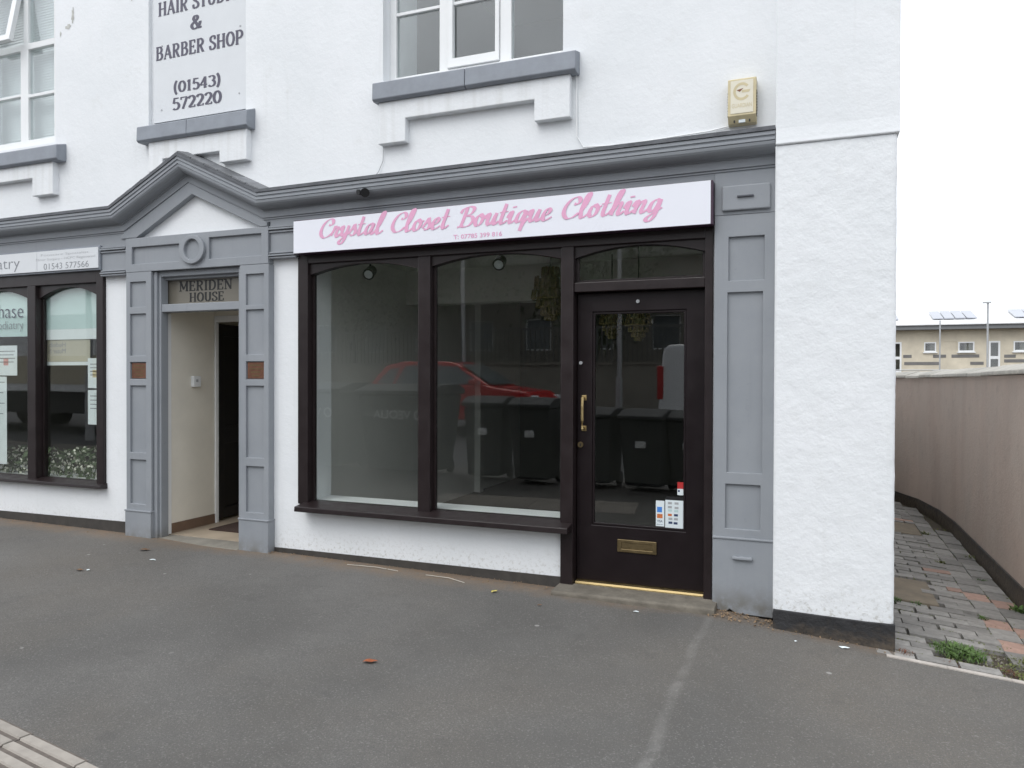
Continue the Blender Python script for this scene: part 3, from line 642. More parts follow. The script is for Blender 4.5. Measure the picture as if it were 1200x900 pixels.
# hall behind
struct('hall_floor', MB().box(-5.36,-4.36,.10,3.2,.10,.186), MTILE)
struct('hall_wall_left', MB().box(-5.40,-5.345,.12,.66,.15,2.45), MCREAM)
struct('hall_wall_left_rear', MB().box(-5.62,-5.56,.66,3.2,.15,2.45), MCREAM)
struct('hall_wall_right', MB().box(-4.37,-4.30,.10,3.2,.15,2.45), MCREAM)
struct('hall_wall_back', MB().box(-5.7,-4.3,3.2,3.26,.15,2.45), MCREAM)
struct('hall_ceiling', MB().box(-5.7,-4.3,.10,3.2,2.447,2.5), MCREAM)
struct('hall_floor_rear', MB().box(-5.7,-5.36,.6,3.2,.10,.1855), MTILE)
struct('hall_skirting', MB().box(-5.346,-5.335,.131,.655,.186,.275), MSKIRT)
hd = thing('hall_door_frame', 'white inner door frame part way along the hall of the grey doorway', 'door frame', (-5.3,.68,.19))
obj('post', MB().box(-5.40,-5.328,.662,.70,.186,2.18), MWT, hd, bevel=.004); obj('head', MB().box(-5.328,-4.37,.662,.70,2.12,2.18), MWT, hd, bevel=.004)
obj('panel_over', MB().box(-5.45,-4.37,.668,.69,2.18,2.447), MCREAM, hd)
idr = thing('inner_door', 'black panelled inner door folded back inside the hall of the grey doorway', 'door', (-5.36,.71,.19))
m = plate(0,.82,.02,1.92,0,.02,[(.10,.36,.12,.75),(.46,.72,.12,.75),(.10,.36,.92,1.8),(.46,.72,.92,1.8)]); m.box(.002,.818,.019,.04,.022,1.918)
d = obj('leaf', m, MBLACK, idr, local=True, bevel=.004); idr.matrix_basis = Matrix.Translation((-5.352,.712,.19)) @ Matrix.Rotation(R(97), 4, 'Z')
ic = thing('entry_phone', 'small white entry phone box on the cream hall wall', 'intercom', (-5.345,.42,1.5))
obj('body', MB().box(-5.344,-5.305,.36,.45,1.50,1.60), MWT, ic, bevel=.005); obj('button', MB().box(-5.306,-5.300,.385,.41,1.545,1.57), MGALV, ic)
tag(obj('door_mat', MB().box(-5.14,-4.42,.37,.88,.187,.197), MMAT), 'brown coir mat just inside the hall doorway', 'mat')

# ================================================================== BOUTIQUE SHOPFRONT
sfm = thing('shop_front', 'dark brown timber shopfront with two arch headed windows', 'shopfront', (-2.7,0,.5))
obj('post', MB().box(-3.845,-3.748,-.02,.10,.575,2.60), MBROWN, sfm, bevel=.004)
obj('mullion', MB().box(-2.752,-2.648,-.02,.10,.575,2.502), MBROWN, sfm, bevel=.006)
obj('door_post', MB().box(-1.622,-1.532,-.026,.14,.155,2.502), MBROWN, sfm, bevel=.005)
obj('post', MB().box(-.648,-.596,-.02,.14,.155,2.60), MBROWN, sfm, bevel=.004)
obj('head', MB().box(-3.748,-.648,-.018,.10,2.502,2.60), MBROWN, sfm, bevel=.004)
obj('transom', MB().box(-1.532,-.648,-.012,.12,2.187,2.252), MBROWN, sfm, bevel=.004)
def arch(x0, x1, ze, zc, zt):
    pts = [(x0, zt), (x0, ze)]; n = 18
    for k in range(1, n): t = k/n; pts.append((x0+(x1-x0)*t, ze+(zc-ze)*(1-(2*t-1)**2)))
    return MB().prism_xz(pts+[(x1, ze), (x1, zt)], .004, .075)
ARCH = [(-3.748,-2.752,2.412,2.484,2.502),(-2.648,-1.622,2.425,2.492,2.502),(-1.532,-.648,2.422,2.490,2.502)]
for a in ARCH: obj('arched_head', arch(*a), MBROWN, sfm)
for x0, x1, zb in ((-3.748,-2.752,.575),(-2.648,-1.622,.575),(-1.532,-.648,2.252)):
    b = obj('bead', plate(x0+.001,x1-.001,zb+.001,2.50,.036,.06,[(x0+.022,x1-.022,zb+.02,2.499)]), MBROWN, sfm, bevel=.003)
    obj('pane', MB().box(x0+.004,x1-.004,.046,.051,zb+.004,2.498), MGLASS, sfm)
obj('window_sill', MB().prism_yz([(.10,.598),(.03,.596),(-.138,.574),(-.142,.534),(-.02,.53),(.10,.53)], -3.79, -1.536), MBROWN, sfm, bevel=.005)
# sign over it
sg = thing('fascia_sign', 'long white fascia sign with pink script lettering over the brown shopfront', 'sign', (-2.2,-.1,2.57))
obj('panel', MB().prism_xz([(-3.809,2.571),(-.602,2.572),(-.602,2.846),(-3.809,2.822)], -.12, -.118), MSIGN, sg)
obj('box_back', MB().prism_xz([(-3.807,2.567),(-.588,2.568),(-.588,2.848),(-3.807,2.828)], -.1175, -.0405), MPURP, sg, bevel=.003)
letters('lettering', script_text('Crystal Closet Boutique Clothing', -3.565, -.900, 2.674, .140, -.1215), MPINK, sg)
letters('lettering', sans_text('T: 07785 399 816', -2.405, -2.027, 2.590, 2.622, -.1215, .012), MPINK, sg)
# door
sdr = thing('shop_door', 'dark brown half glazed shop door with brass handle and letter plate', 'door', (-1.1,.08,.17))
obj('leaf', plate(-1.528,-.652,.187,2.183,.055,.10,[(-1.418,-.776,.575,2.052)]), MDOOR, sdr, bevel=.005)
obj('bead', plate(-1.417,-.777,.576,2.051,.062,.085,[(-1.402,-.792,.591,2.036)]), MDOOR, sdr, bevel=.003)
obj('pane', MB().box(-1.414,-.780,.071,.077,.579,2.048), MGLASS, sdr)
obj('weather_bar', MB().prism_yz([(.054,.186),(.020,.182),(.010,.172),(.008,.160),(.10,.160),(.10,.185)], -1.528, -.652), MBRASS, sdr, bevel=.003)
m = MB(); m.tube([(-1.475,.052,1.245),(-1.475,.010,1.245),(-1.475,.004,1.30),(-1.475,.004,1.40),(-1.475,.010,1.455),(-1.475,.052,1.455)], [.009,.011,.010,.010,.011,.009], 10)
m.box(-1.492,-1.458,.048,.0545,1.225,1.262); m.box(-1.492,-1.458,.048,.0545,1.438,1.475)
obj('pull_handle', m, MBRASS, sdr, bevel=.002)
lp = obj('letter_plate', plate(-1.235,-.965,.405,.492,.044,.0545,[(-1.205,-.995,.428,.470)]), MDULL, sdr, bevel=.004)
obj('flap', MB().box(-1.206,-.994,.049,.0545,.427,.471), MDULL, lp, bevel=.003)
obj('lock', MB().disc_tube((-1.50,.050,1.13),(0,1,0),.02,.012), MDULL, sdr); obj('keyhole', MB().box(-1.504,-1.496,.0425,.0445,1.118,1.14), MBLACK, sdr)
obj('lock', MB().disc_tube((-1.50,.050,1.70),(0,1,0),.012,.012), MGALV, sdr)
obj('spyhole', MB().disc_tube((-1.10,.050,2.115),(0,1,0),.012,.012), MGALV, sdr)
# step
tag(obj('door_step', MB().prism_yz([(-.205,-.1),(-.20,.150),(-.19,.160),(.11,.168),(.11,-.1)], -1.632, -.557), M('dirty_step_concrete', (.155,.138,.112), .9, .3, 9, .7, 50, .006), bevel=.012), 'worn concrete step below the brown shop door', 'step')
# stickers inside the door glass
st = thing('card_sticker', 'narrow white card payment sticker low on the shop door glass', 'sticker', (-1.0,.07,.6))
obj('paper', MB().box(-.975,-.918,.0690,.0700,.597,.770), MPAPER, st)
m = obj('blue_mark', MB().box(-.967,-.934,.0683,.0689,.692,.728), MBLUE, st); obj('orange_mark', MB().box(-.967,-.930,.0683,.0689,.652,.680), MORANGE, st)
letters('lettering', sans_text('VISA', -.967,-.930,.624,.640,.0685,.01), MNAVY, st); letters('lettering', sans_text('electron', -.969,-.928,.606,.614,.0685), MNAVY, st)
st = thing('card_sticker', 'wide pale notice sticker with small logos low on the shop door glass', 'sticker', (-.86,.07,.6))
obj('paper', MB().box(-.912,-.792,.0690,.0700,.592,.778), MPAPER, st); obj('header', MB().box(-.905,-.792,.0690,.0700,.7785,.802), MBLACK, st)
for i, (x, z, mm) in enumerate([(-.882,.757,MGALV),(-.838,.757,MGALV),(-.882,.730,MGALV),(-.838,.727,MGALV),(-.882,.708,MTEALP),(-.84,.706,MTEALP),(-.882,.678,MORANGE),(-.842,.678,MNAVY),(-.878,.652,MGALV),(-.842,.652,MGALV),(-.878,.626,MNAVY),(-.844,.624,MNAVY)]):
    obj('logo_mark', MB().box(x-.012,x+.014,.0684,.0689,z-.007,z+.008), mm, st)
st = thing('alarm_sticker', 'small red and white sticker above the card notices on the shop door', 'sticker', (-.82,.07,.82))
obj('red_half', MB().box(-.832,-.793,.0690,.0700,.858,.902), MRED, st); obj('white_half', MB().box(-.832,-.793,.0690,.0700,.815,.857), MPAPER, st)
obj('mark', MB().box(-.828,-.816,.0684,.0689,.836,.849), MNAVY, st)
# grey pilaster right of the shop
pr = thing('end_pilaster', 'tall grey panelled pilaster between the shop door and the white pier', 'pilaster', (-.4,-.02,.1))
P = obj('shaft', plate(-.584,-.219,.585,2.63,-.052,-.03,[(-.498,-.281,2.214,2.492),(-.503,-.289,.998,2.141),(-.510,-.297,.640,.924)]), MGREY, pr, bevel=.003)
obj('panel_back', MB().box(-.583,-.220,-.032,.02,.585,2.63), MGREY, P)
m = MB(); m.prism_xz([(-.586,.125),(-.50,.108),(-.48,.13),(-.44,.105),(-.219,.100),(-.219,.572),(-.586,.584)], -.058, .02); m.box(-.588,-.217,-.066,.02,.574,.588)
obj('plinth_block', m, MGREY, pr, bevel=.004)
obj('small_bar', MB().box(-.463,-.342,-.080,-.056,.450,.470), MGREY, pr, bevel=.006)
m = MB(); m.box(-.584,-.219,-.052,.02,2.632,2.90); cap = obj('cap_block', m, MGREY, pr, bevel=.003)
obj('cap_panel', MB().box(-.538,-.247,-.075,-.05,2.655,2.812), MGREY, cap, bevel=.008); obj('slot', MB().box(-.445,-.345,-.088,-.074,2.733,2.745), M('slot_shadow_paint',(.08,.085,.1),.6), cap, bevel=.003)

# ---- shop interior
room('shop', -3.95, -.45, .302, 5.2, .15, 2.70, MCARPET, MINT, MCEIL)
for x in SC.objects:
    if x.name in ('shop_wall_back', 'shop_wall_right'): x.data.materials.clear(); x.data.materials.append(MINTD)  # back and right walls painted dim, left wall kept light
struct('window_board', MB().box(-3.845,-1.622,.101,.36,.545,.592), MBOARD)
struct('window_lining', MB().box(-3.846,-3.80,.101,.37,.592,2.62), MBOARD)
struct('shop_partition', MB().box(-3.94,-3.86,3.6,3.7,.15,2.7), MINT)
struct('shop_bulkhead', MB().box(-3.95,-.45,1.9,2.1,2.35,2.7), MCEIL)
def spot(x, y, z, rz, label):
    t = thing('spotlight', label, 'spotlight', (x,y,z))
    obj('stem', MB().tube([(x,y,z+.05),(x,y,2.7)], .008, 8), MBLACK, t); 
    a = Vector((math.sin(rz)*.6, -.65, -.35)).normalized(); c = Vector((x,y,z))
    obj('can', MB().tube([c-a*.05, c-a*.045, c+a*.045, c+a*.06], [.025,.045,.045,.05], 16), MBLACK, t, smooth=True)
    obj('lens', MB().tube([c+a*.0605, c+a*.063], .036, 16), MPAPER, t)
spot(-3.497,.5,2.49,.3,'black ceiling spotlight behind the left arched shop window')
spot(-2.301,.5,2.51,.2,'black ceiling spotlight behind the right arched shop window')
MBASK = M('brass_lantern_weave', (.20,.16,.06), .5, .4, 60, .3, 120, .004)
def lantern(x, y, zt, s, label):
    t = thing('pendant_lantern', label, 'lantern', (x,y,zt-.6*s))
    obj('rod', MB().tube([(x,y,zt),(x,y,2.7)], .006, 6), MBLACK, t)
    for i, (r_, h0, h1) in enumerate(((.09,0,.10),(.17,.10,.24),(.20,.24,.34),(.15,.34,.43),(.10,.43,.51),(.06,.51,.56))):
        m = MB(); n = 14
        for k in range(n):
            a = 2*math.pi*k/n; c_, s_ = math.cos(a), math.sin(a)
            m.tube([(x+c_*r_*s*.92,y+s_*r_*s*.92,zt-h0*s),(x+c_*r_*s,y+s_*r_*s,zt-h1*s)], .011*s*1.4, 5)
        m.lathe((x,y,0), [(r_*s,zt-h1*s-.008),(r_*s*1.05,zt-h1*s),(r_*s,zt-h1*s+.008)], 18)
        m.lathe((x,y,0), [(r_*s*.5,zt-h0*s),(r_*s*.55,zt-h1*s)], 12)
        obj('tier', m, MBASK, t, smooth='all')
lantern(-2.22,1.5,2.60,.85,'tiered brass lantern hanging behind the right arched shop window')
lantern(-1.66,1.55,2.26,.55,'left of the two tiered lanterns seen through the shop door glass')
lantern(-1.345,1.2,2.22,.55,'right of the two tiered lanterns seen through the shop door glass')
bl_ = thing('fire_sounder', 'red fire alarm sounder on the inner wall behind the right shop window', 'alarm', (-3.93,2.95,2.45))
m = MB(); m.tube([(-3.949,2.6,2.56),(-3.90,2.6,2.56),(-3.87,2.6,2.56)], [.075,.075,.05], 16); obj('body', m, MRED, bl_, smooth=True)
obj('back_box', MB().box(-3.9495,-3.925,2.52,2.68,2.48,2.64), MRED, bl_, bevel=.005)

# ================================================================== PODIATRY SHOPFRONT (left edge)
pf = thing('shop_front', 'dark timber shopfront with flower display at the left edge', 'shopfront', (-7.5,0,.6))
obj('post', MB().box(-6.075,-5.988,-.03,.10,.585,2.56), MBROWN, pf, bevel=.004)
for x in (-6.99,-8.02): obj('mullion', MB().box(x,x+.115,-.03,.10,.605,2.455), MBROWN, pf, bevel=.006)
obj('post', MB().box(-9.19,-9.05,-.03,.10,.605,2.56), MBROWN, pf)
obj('head', MB().box(-9.05,-6.075,-.028,.10,2.455,2.58), MBROWN, pf, bevel=.004)
for x0, x1 in ((-6.875,-6.075),(-7.905,-6.99),(-9.05,-8.02)):
    obj('arched_head', arch(x0,x1,2.33,2.43,2.455), MBROWN, pf)
    obj('bead', plate(x0+.001,x1-.001,.606,2.45,.036,.06,[(x0+.02,x1-.02,.63,2.449)]), MBROWN, pf, bevel=.003)
    obj('pane', MB().box(x0+.004,x1-.004,.046,.051,.61,2.45), MGLASS, pf)
obj('window_sill', MB().prism_yz([(.10,.628),(.03,.626),(-.075,.605),(-.08,.575),(-.02,.57),(.10,.57)], -9.19, -5.972), MBROWN, pf, bevel=.005)
ps = thing('fascia_sign', 'off white clinic fascia sign with thin grey lettering at the left edge', 'sign', (-7.5,-.07,2.55))
obj('panel', MB().box(-9.2,-6.79,-.075,-.062,2.578,2.765), MSIGNW, ps); obj('panel', MB().box(-6.786,-5.995,-.075,-.062,2.578,2.765), MSIGNW, ps)
obj('box_back', MB().box(-9.2,-5.985,-.0615,-.001,2.56,2.78), MGREY2, ps, bevel=.003)
letters('lettering', sans_text('Podiatry', -7.70,-7.025,2.592,2.728,-.0765,-.012), MINKG, ps)
letters('lettering', sans_text('01543 577566', -6.695,-6.11,2.592,2.648,-.0765,-.012), MINKG, ps)
letters('lettering', sans_text('Minor Surgery - HCPC Registered', -6.80,-6.03,2.670,2.698,-.0765,-.015), MGALV, ps)
letters('lettering', sans_text('Footcare Specialist', -6.73,-6.11,2.712,2.738,-.0765,-.015), MGALV, ps)
fl = thing('window_film', 'pale teal window film with clinic lettering behind the left edge window', 'window film', (-7.4,.054,2.0))
obj('film', MB().box(-7.90,-6.995,.053,.056,1.983,2.43), MTEALP, fl)
letters('lettering', sans_text('Chase', -7.66,-7.150,2.168,2.305,.0445,-.014), MINK, fl); letters('lettering', sans_text('Podiatry', -7.58,-7.150,2.030,2.138,.0445,-.016), MINKG, fl)
room('clinic', -9.3, -5.75, .302, 4.0, .45, 2.65, MINTD, MINTD, MCEIL)
struct('clinic_display_board', MB().box(-9.18,-5.99,.101,.75,.59,.622), MBOARD)
for nm, x0, x1, z0, z1, lb in (('poster',-6.30,-6.10,1.485,1.765,'upper sheet of two pinned at the right of the clinic window'),('poster',-6.30,-6.10,1.145,1.468,'lower sheet of two pinned at the right of the clinic window'),('poster',-7.58,-7.268,1.601,1.897,'pale poster with a pink spot below the teal film'),('poster',-7.75,-7.42,.72,1.59,'tall pale banner at the far left edge of the clinic window')):
    p = thing(nm, lb, 'poster', ((x0+x1)/2,.07,z0)); obj('sheet', MB().box(x0,x1,.066,.069,z0,z1), MPAPER, p)
    m = MB()
    for i in range(4): zz = z1-.06-i*(z1-z0)*.12; m.box(x0+.03,x1-.03-.02*(i%2),.0654,.0659,zz,zz+.008)
    obj('print_lines', m, MINKG, p)
    if z0 in (1.485,1.601): obj('spot_print', MB().box((x0+x1)/2-.04,(x0+x1)/2+.03,.0654,.0659,z0+.10,z0+.17), M('pink_print',(.62,.33,.32),.5,.3,30) if z0 > 1.5 else MYEL, p)
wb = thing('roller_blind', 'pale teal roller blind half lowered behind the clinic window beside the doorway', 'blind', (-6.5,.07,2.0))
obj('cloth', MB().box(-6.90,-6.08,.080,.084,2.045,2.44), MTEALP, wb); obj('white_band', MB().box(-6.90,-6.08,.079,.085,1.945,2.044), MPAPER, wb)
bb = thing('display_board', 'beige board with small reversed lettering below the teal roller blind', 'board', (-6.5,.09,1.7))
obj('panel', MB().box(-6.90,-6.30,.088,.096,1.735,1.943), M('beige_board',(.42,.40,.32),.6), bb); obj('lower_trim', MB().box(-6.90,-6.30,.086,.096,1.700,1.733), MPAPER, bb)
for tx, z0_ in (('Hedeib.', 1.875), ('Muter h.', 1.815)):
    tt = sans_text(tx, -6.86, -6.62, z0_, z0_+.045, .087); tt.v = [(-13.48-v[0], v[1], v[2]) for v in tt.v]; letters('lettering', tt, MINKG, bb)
# flowers
MLEAFD = M('dusty_leaf', (.07,.11,.05), .7, .35, 20); MFLOW = M('cream_petal', (.75,.76,.66), .7, .15, 20)
mf, ml = MB(), MB()
for i in range(1000):
    x = random.uniform(-7.9,-6.1); y = random.uniform(.11,.40); z = .622 + random.random()**1.1*.30*(1-.45*abs((x+6.45)/.9 if x > -7 else .4))
    s = random.uniform(.010,.024); q = Vector((random.gauss(0,1),random.gauss(0,1),random.gauss(0,1))).normalized(); a = q.orthogonal().normalized()*s; b = q.cross(a)
    c = Vector((x,y,z)); tgt = mf if random.random() < .55 else ml; sc_ = .9 if tgt is mf else 1.6
    if tgt is mf:
        mf.add([c+a*.75*math.cos(k*1.0472)+b*.75*math.sin(k*1.0472)+q*(s*.25*(k%2)) for k in range(6)], [(0,1,2,3,4,5)]); continue
    tgt.add([c-a*sc_*1.4, c+b*sc_*.7, c+a*sc_*1.4, c-b*sc_*.7], [(0,1,2,3)])
for i in range(120):
    x = random.uniform(-7.9,-6.1); y = random.uniform(.12,.42); ml.tube([(x,y,.622),(x+random.gauss(0,.02),y,.622+random.uniform(.05,.18))], .003, 4, False)
fd = tag(obj('flower_display', ml, MLEAFD, fix=False), 'low bank of cream and green artificial flowers along the clinic window', 'flowers'); fd['kind'] = 'stuff'
obj('petals', mf, MFLOW, fd, fix=False)
for x, lb in ((-6.52,'left of two tan wooden vases standing among the clinic window flowers'),(-6.27,'right of two tan wooden vases standing among the clinic window flowers')):
    t = thing('vase', lb, 'vase', (x,.5,.62)); obj('body', MB().lathe((x,.5,.62),[(.0,0),(.035,0),(.042,.12),(.036,.24),(.03,.30),(.026,.30),(.026,.2)],16), M('tan_wood',(.42,.20,.07),.5,.15,12), t, smooth=True)

# ================================================================== HAIR STUDIO BOARD
hb = thing('hair_sign', 'tall off white board with dark serif lettering fixed in the blocked window', 'sign', (-4.9,.03,3.82))
obj('board', MB().box(-5.425,-4.392,.018,.034,3.832,5.4), MSIGNW, hb, bevel=.002)
for t_, x0, x1, z0, z1 in (('HAIR STUDIO',-5.366,-4.47,4.763,4.882),('&',-5.000,-4.872,4.586,4.702),('BARBER SHOP',-5.395,-4.426,4.379,4.497),('(01543)',-5.192,-4.670,4.069,4.163),('572220',-5.205,-4.655,3.920,4.023)):
    letters('lettering', serif_text(t_, x0, x1, z0, z1, .0165, .22, .085), MINK, hb)
for x, z in ((-5.33,3.94),(-4.47,3.97),(-5.325,4.50),(-4.46,4.53)): obj('screw', MB().disc_tube((x,.0165,z),(0,1,0),.008,.004,8), MGALV, hb)

# ================================================================== ALARM BOX AND FLOODLIGHT
al = thing('alarm_box', 'cream burglar alarm box with louvred sides on the upper wall', 'alarm box', (-.42,0,3.2))
obj('case', MB().prism_yz([(.0,3.20),(-.05,3.20),(-.082,3.245),(-.082,3.472),(-.07,3.478),(.0,3.478)], -.505, -.334), MYEL, al, bevel=.004)
m = MB()
for sx in (-.5055,-.3335):
    for i in range(9): z = 3.245+i*.018; m.box(sx-.002,sx+.002,-.07,-.012,z,z+.007)
obj('louvre', m, MBLACK, al)
obj('front_label', MB().box(-.488,-.352,-.0845,-.0815,3.258,3.462), MYELW, al)
n = 26; vs = [];
for k in range(n+1):
    t = R(40+285*k/n); vs += [(-.42+.052*math.cos(t),-.0852,3.392+.056*math.sin(t)),(-.42+.036*math.cos(t),-.0852,3.392+.039*math.sin(t))]
obj('emblem', MB().add(vs+[(-.42,-.0853,3.400),(-.368,-.0853,3.400),(-.376,-.0853,3.384),(-.42,-.0853,3.384)], [(2*k,2*k+1,2*k+3,2*k+2) for k in range(n)]+[(2*n+2,2*n+5,2*n+4,2*n+3)]), MYEL, al, fix=False)
obj('emblem_wing', MB().add([(-.452,-.0854,3.402),(-.41,-.0854,3.412),(-.432,-.0854,3.390)],[(0,1,2)]), MCOPPER, al, fix=False)
letters('lettering', sans_text('GUARDIAN', -.480,-.360,3.292,3.318,-.0852), MYEL, al)
obj('lamp_window', MB().box(-.44,-.40,-.066,-.052,3.205,3.228), MPAPER, al); m = MB(); m.box(-.47,-.462,-.0665,-.055,3.208,3.222); m.box(-.378,-.37,-.0665,-.055,3.208,3.222); obj('screw', m, MBLACK, al)
fld = thing('floodlight', 'small black floodlight under the cornice above the pink lettered sign', 'floodlight', (-3.12,-.15,2.98))
obj('bracket', MB().tube([(-3.12,-.06,3.01),(-3.12,-.13,3.0)], .010, 8), MBLACK, fld)
m = MB(); a = Vector((.45,-.75,-.35)).normalized(); c = Vector((-3.12,-.165,2.985)); m.tube([c-a*.045,c-a*.04,c+a*.03,c+a*.045],[.012,.026,.030,.034],14); obj('head', m, MBLACK, fld, smooth=True)
obj('side_lamp', MB().tube([(-3.165,-.13,2.995),(-3.18,-.17,2.985)], [.018,.022], 12), MBLACK, fld)

# ================================================================== ALLEY
def wx(y): return lerp_tab(y, [-1,4,4.8,5.6,6.2,7.5,9.0], [1.41,1.40,1.36,1.24,1.05,.60,.05])
wys = [.05,.8,1.6,2.4,3.2,4.0,4.4,4.8,5.2,5.6,5.9,6.2,6.8,7.5,8.2,9.0]
aw = thing('alley_wall', 'weathered pink rendered wall with stone coping curving along the alley', 'wall', (1.5,3,-.05))
def wall_strip(z0f, z1f, off, th):
    m = MB()
    for a, b in zip(wys, wys[1:]):
        xa, xb = wx(a)-off, wx(b)-off
        for (p, q, flip) in ((0,0,0),):
            za0, zb0, za1, zb1 = z0f(a), z0f(b), z1f(a), z1f(b)
            m.quad((xa,a,za0),(xa,a,za1),(xb,b,zb1),(xb,b,zb0)); m.quad((xa+th,a,za0),(xb+th,b,zb0),(xb+th,b,zb1),(xa+th,a,za1)); m.quad((xa,a,za1),(xa+th,a,za1),(xb+th,b,zb1),(xb,b,zb1))
    a = wys[0]; x = wx(a)-off; m.quad((x,a,z0f(a)),(x+th,a,z0f(a)),(x+th,a,z1f(a)),(x,a,z1f(a)))
    return m
ztop = lambda y: 1.635-.006*y
obj('render_face', wall_strip(lambda y: -.4, ztop, 0, .22), MALLEY, aw)
obj('black_base', wall_strip(lambda y: -.4, lambda y: .115-.004*y, .014, .20), MTAR, aw, bevel=.004)
y = .05; i = 0
while y < 8.2:
    L = .62 if y < 4.5 else .42; a, b = y+.006, y+L-.006; m = MB(); dz = random.uniform(-.006,.006)
    vs = []
    for yy in (a, b):
        x = wx(yy)-.055; z = ztop(yy)+.002+dz
        vs += [(x,yy,z),(x,yy,z+.032),(x+.165,yy,z+.088),(x+.33,yy,z+.032),(x+.33,yy,z)]
    m.add(vs, [(0,1,2,3,4),(9,8,7,6,5)]+[(k,k+5,(k+1)%5+5,(k+1)%5) for k in range(5)])
    obj('coping_stone', m, MPALE, aw, bevel=.008); y += L; i += 1
# paved path
m = MB(); ysp = [-.262,.2,.8,1.4,2,3,4,5,6,7,8.5]
def az(x, y): return gz(x, 0) + .004
for a, b in zip(ysp, ysp[1:]):
    m.quad((.43,a,az(.43,a)-.028),(1.43,a,az(1.43,a)-.028),(1.43,b,az(1.43,b)-.028),(.43,b,az(.43,b)-.028))
path = struct('alley_path', m, MSOIL)
def paver_mesh(lx, ly, mm):
    me = MB().box(-lx/2,lx/2,-ly/2,ly/2,-.05,0).mesh('paver'); fixn(me); me.materials.append(mm); return me
PM = {(k, c): paver_mesh(*d, mm) for k, d in (('x', (.198,.100)), ('h', (.098,.100)), ('y', (.150,.215)), ('s', (.150,.140))) for c, mm in ((0, MPAV1), (1, MPAV2))}
COVERS = [(.45,.84,1.00,1.66),(.45,1.06,3.72,4.34)]
def put(kind, x, y, pink=.05):
    o = bpy.data.objects.new('paver', PM[(kind, 1 if random.random() < pink else 0)]); COL.objects.link(o); o.parent = path
    o.location = (x+random.gauss(0,.003), y+random.gauss(0,.003), az(x,y)+random.gauss(0,.0035)); o.rotation_euler = (random.gauss(0,.012), math.atan(.0825)+random.gauss(0,.012), random.gauss(0,.015))
row = 0; y = -.20
while y < 6.4:
    x = .555 + (.104 if row % 2 else 0) - .104
    while x < 1.03:
        if not any(c[0]-.08 < x < c[1]+.02 and c[2]-.03 < y < c[3]+.03 for c in COVERS) and x < wx(y)-.12 and not (x > .75 and y < .14 and random.random() < .85):
            put('x', x, y, .10 if .3 < y < .9 else .03)
        x += .209
    if row % 2 == 0 and not any(c[1] > 1.0 and c[2]-.03 < y < c[3]+.03 for c in COVERS) and y > .14 and 1.02 < wx(y)-.12: put('h', 1.022, y, .05)
    y += .111; row += 1
for col in (0, 1):
    y = .10+col*.11
    while y < 5.6:
        x = 1.145+col*.160
        if x < wx(y)-.085: put('y', x, y, .38 if y < 1.6 else .08)
        y += .226
for c, lb in zip(COVERS, ('nearer brown concrete cover slab set among the alley pavers','farther brown concrete cover slab set among the alley pavers')):
    m = MB(); x0, x1, y0, y1 = c; z = az((x0+x1)/2, 0)
    m.add([(x0,y0,az(x0,0)-.04),(x1,y0,az(x1,0)-.04),(x1,y1,az(x1,0)-.04),(x0,y1,az(x0,0)-.04),(x0,y0,az(x0,0)+.004),(x1,y0,az(x1,0)+.004),(x1,y1,az(x1,0)+.004),(x0,y1,az(x0,0)+.004)],[(3,2,1,0),(4,5,6,7),(0,1,5,4),(1,2,6,5),(2,3,7,6),(3,0,4,7)])
    tag(obj('cover_slab', m, M('brown_concrete', (.22,.185,.14), .9, .2, 9, .6, 50, .005), bevel=.006), lb, 'cover slab')
# pale edging between footway and alley
m = MB(); xx = .40
while xx < 2.3:
    x1 = xx+.30; m.add([(xx,-.30,gz(xx,-.3)-.06),(x1,-.30,gz(x1,-.3)-.06),(x1,-.262,gz(x1,-.3)-.06),(xx,-.262,gz(xx,-.3)-.06),(xx,-.30,gz(xx,-.3)+.006),(x1,-.30,gz(x1,-.3)+.006),(x1,-.262,gz(x1,-.3)+.006),(xx,-.262,gz(xx,-.3)+.006)],[(3,2,1,0),(4,5,6,7),(0,1,5,4),(1,2,6,5),(2,3,7,6),(3,0,4,7)]); xx += .302
struct('edging', m, M('pale_edging', (.46,.42,.38), .85, .15, 9, .4, 60, .004))
# weeds
MWEED = [M('weed_green', (.075,.135,.03), .6, .35, 20), M('weed_yellow_green', (.13,.15,.04), .6, .3, 20), M('weed_rust', (.14,.055,.03), .7, .3, 20)]
def weed(x, y, r_, h, n, mi, label):
    m = MB(); z0 = az(x,y)-.02
    for i in range(n):
        a = random.uniform(0, 2*math.pi); rr = r_*math.sqrt(random.random()); bx, by = x+rr*math.cos(a), y+rr*math.sin(a)
        L = h*random.uniform(.4,1.1)*(1-.5*rr/r_); wd = L*random.uniform(.10,.28); t = random.uniform(0,2*math.pi); d = Vector((math.cos(t),math.sin(t),0)); pz = d.cross(Vector((0,0,1)))*wd
        b = Vector((bx,by,az(bx,by)-.012)); p1 = b+d*L*.35+Vector((0,0,L*.6)); p2 = b+d*L*.85+Vector((0,0,L*.75))
        m.add([b-pz*.2, b+pz*.2, p1+pz*.5, p2, p1-pz*.5], [(0,1,2,4),(4,2,3)])
    return tag(obj('weed', m, MWEED[mi], fix=False), label, 'weed', 'weeds growing in the alley paving')
weed(.80,.02,.14,.075,620,0,'largest bright green weed clump at the mouth of the alley')
weed(1.20,.04,.14,.055,320,1,'yellow green weed spread by the alley wall foot at the frame edge')
weed(.72,-.20,.07,.03,120,2,'rust brown moss cushion at the pale alley edging')
weed(.50,-.16,.05,.035,70,2,'rust brown weed beside the black corner plinth')
weed(.55,.955,.06,.05,110,0,'green weed at the left of the nearer cover slab edge')
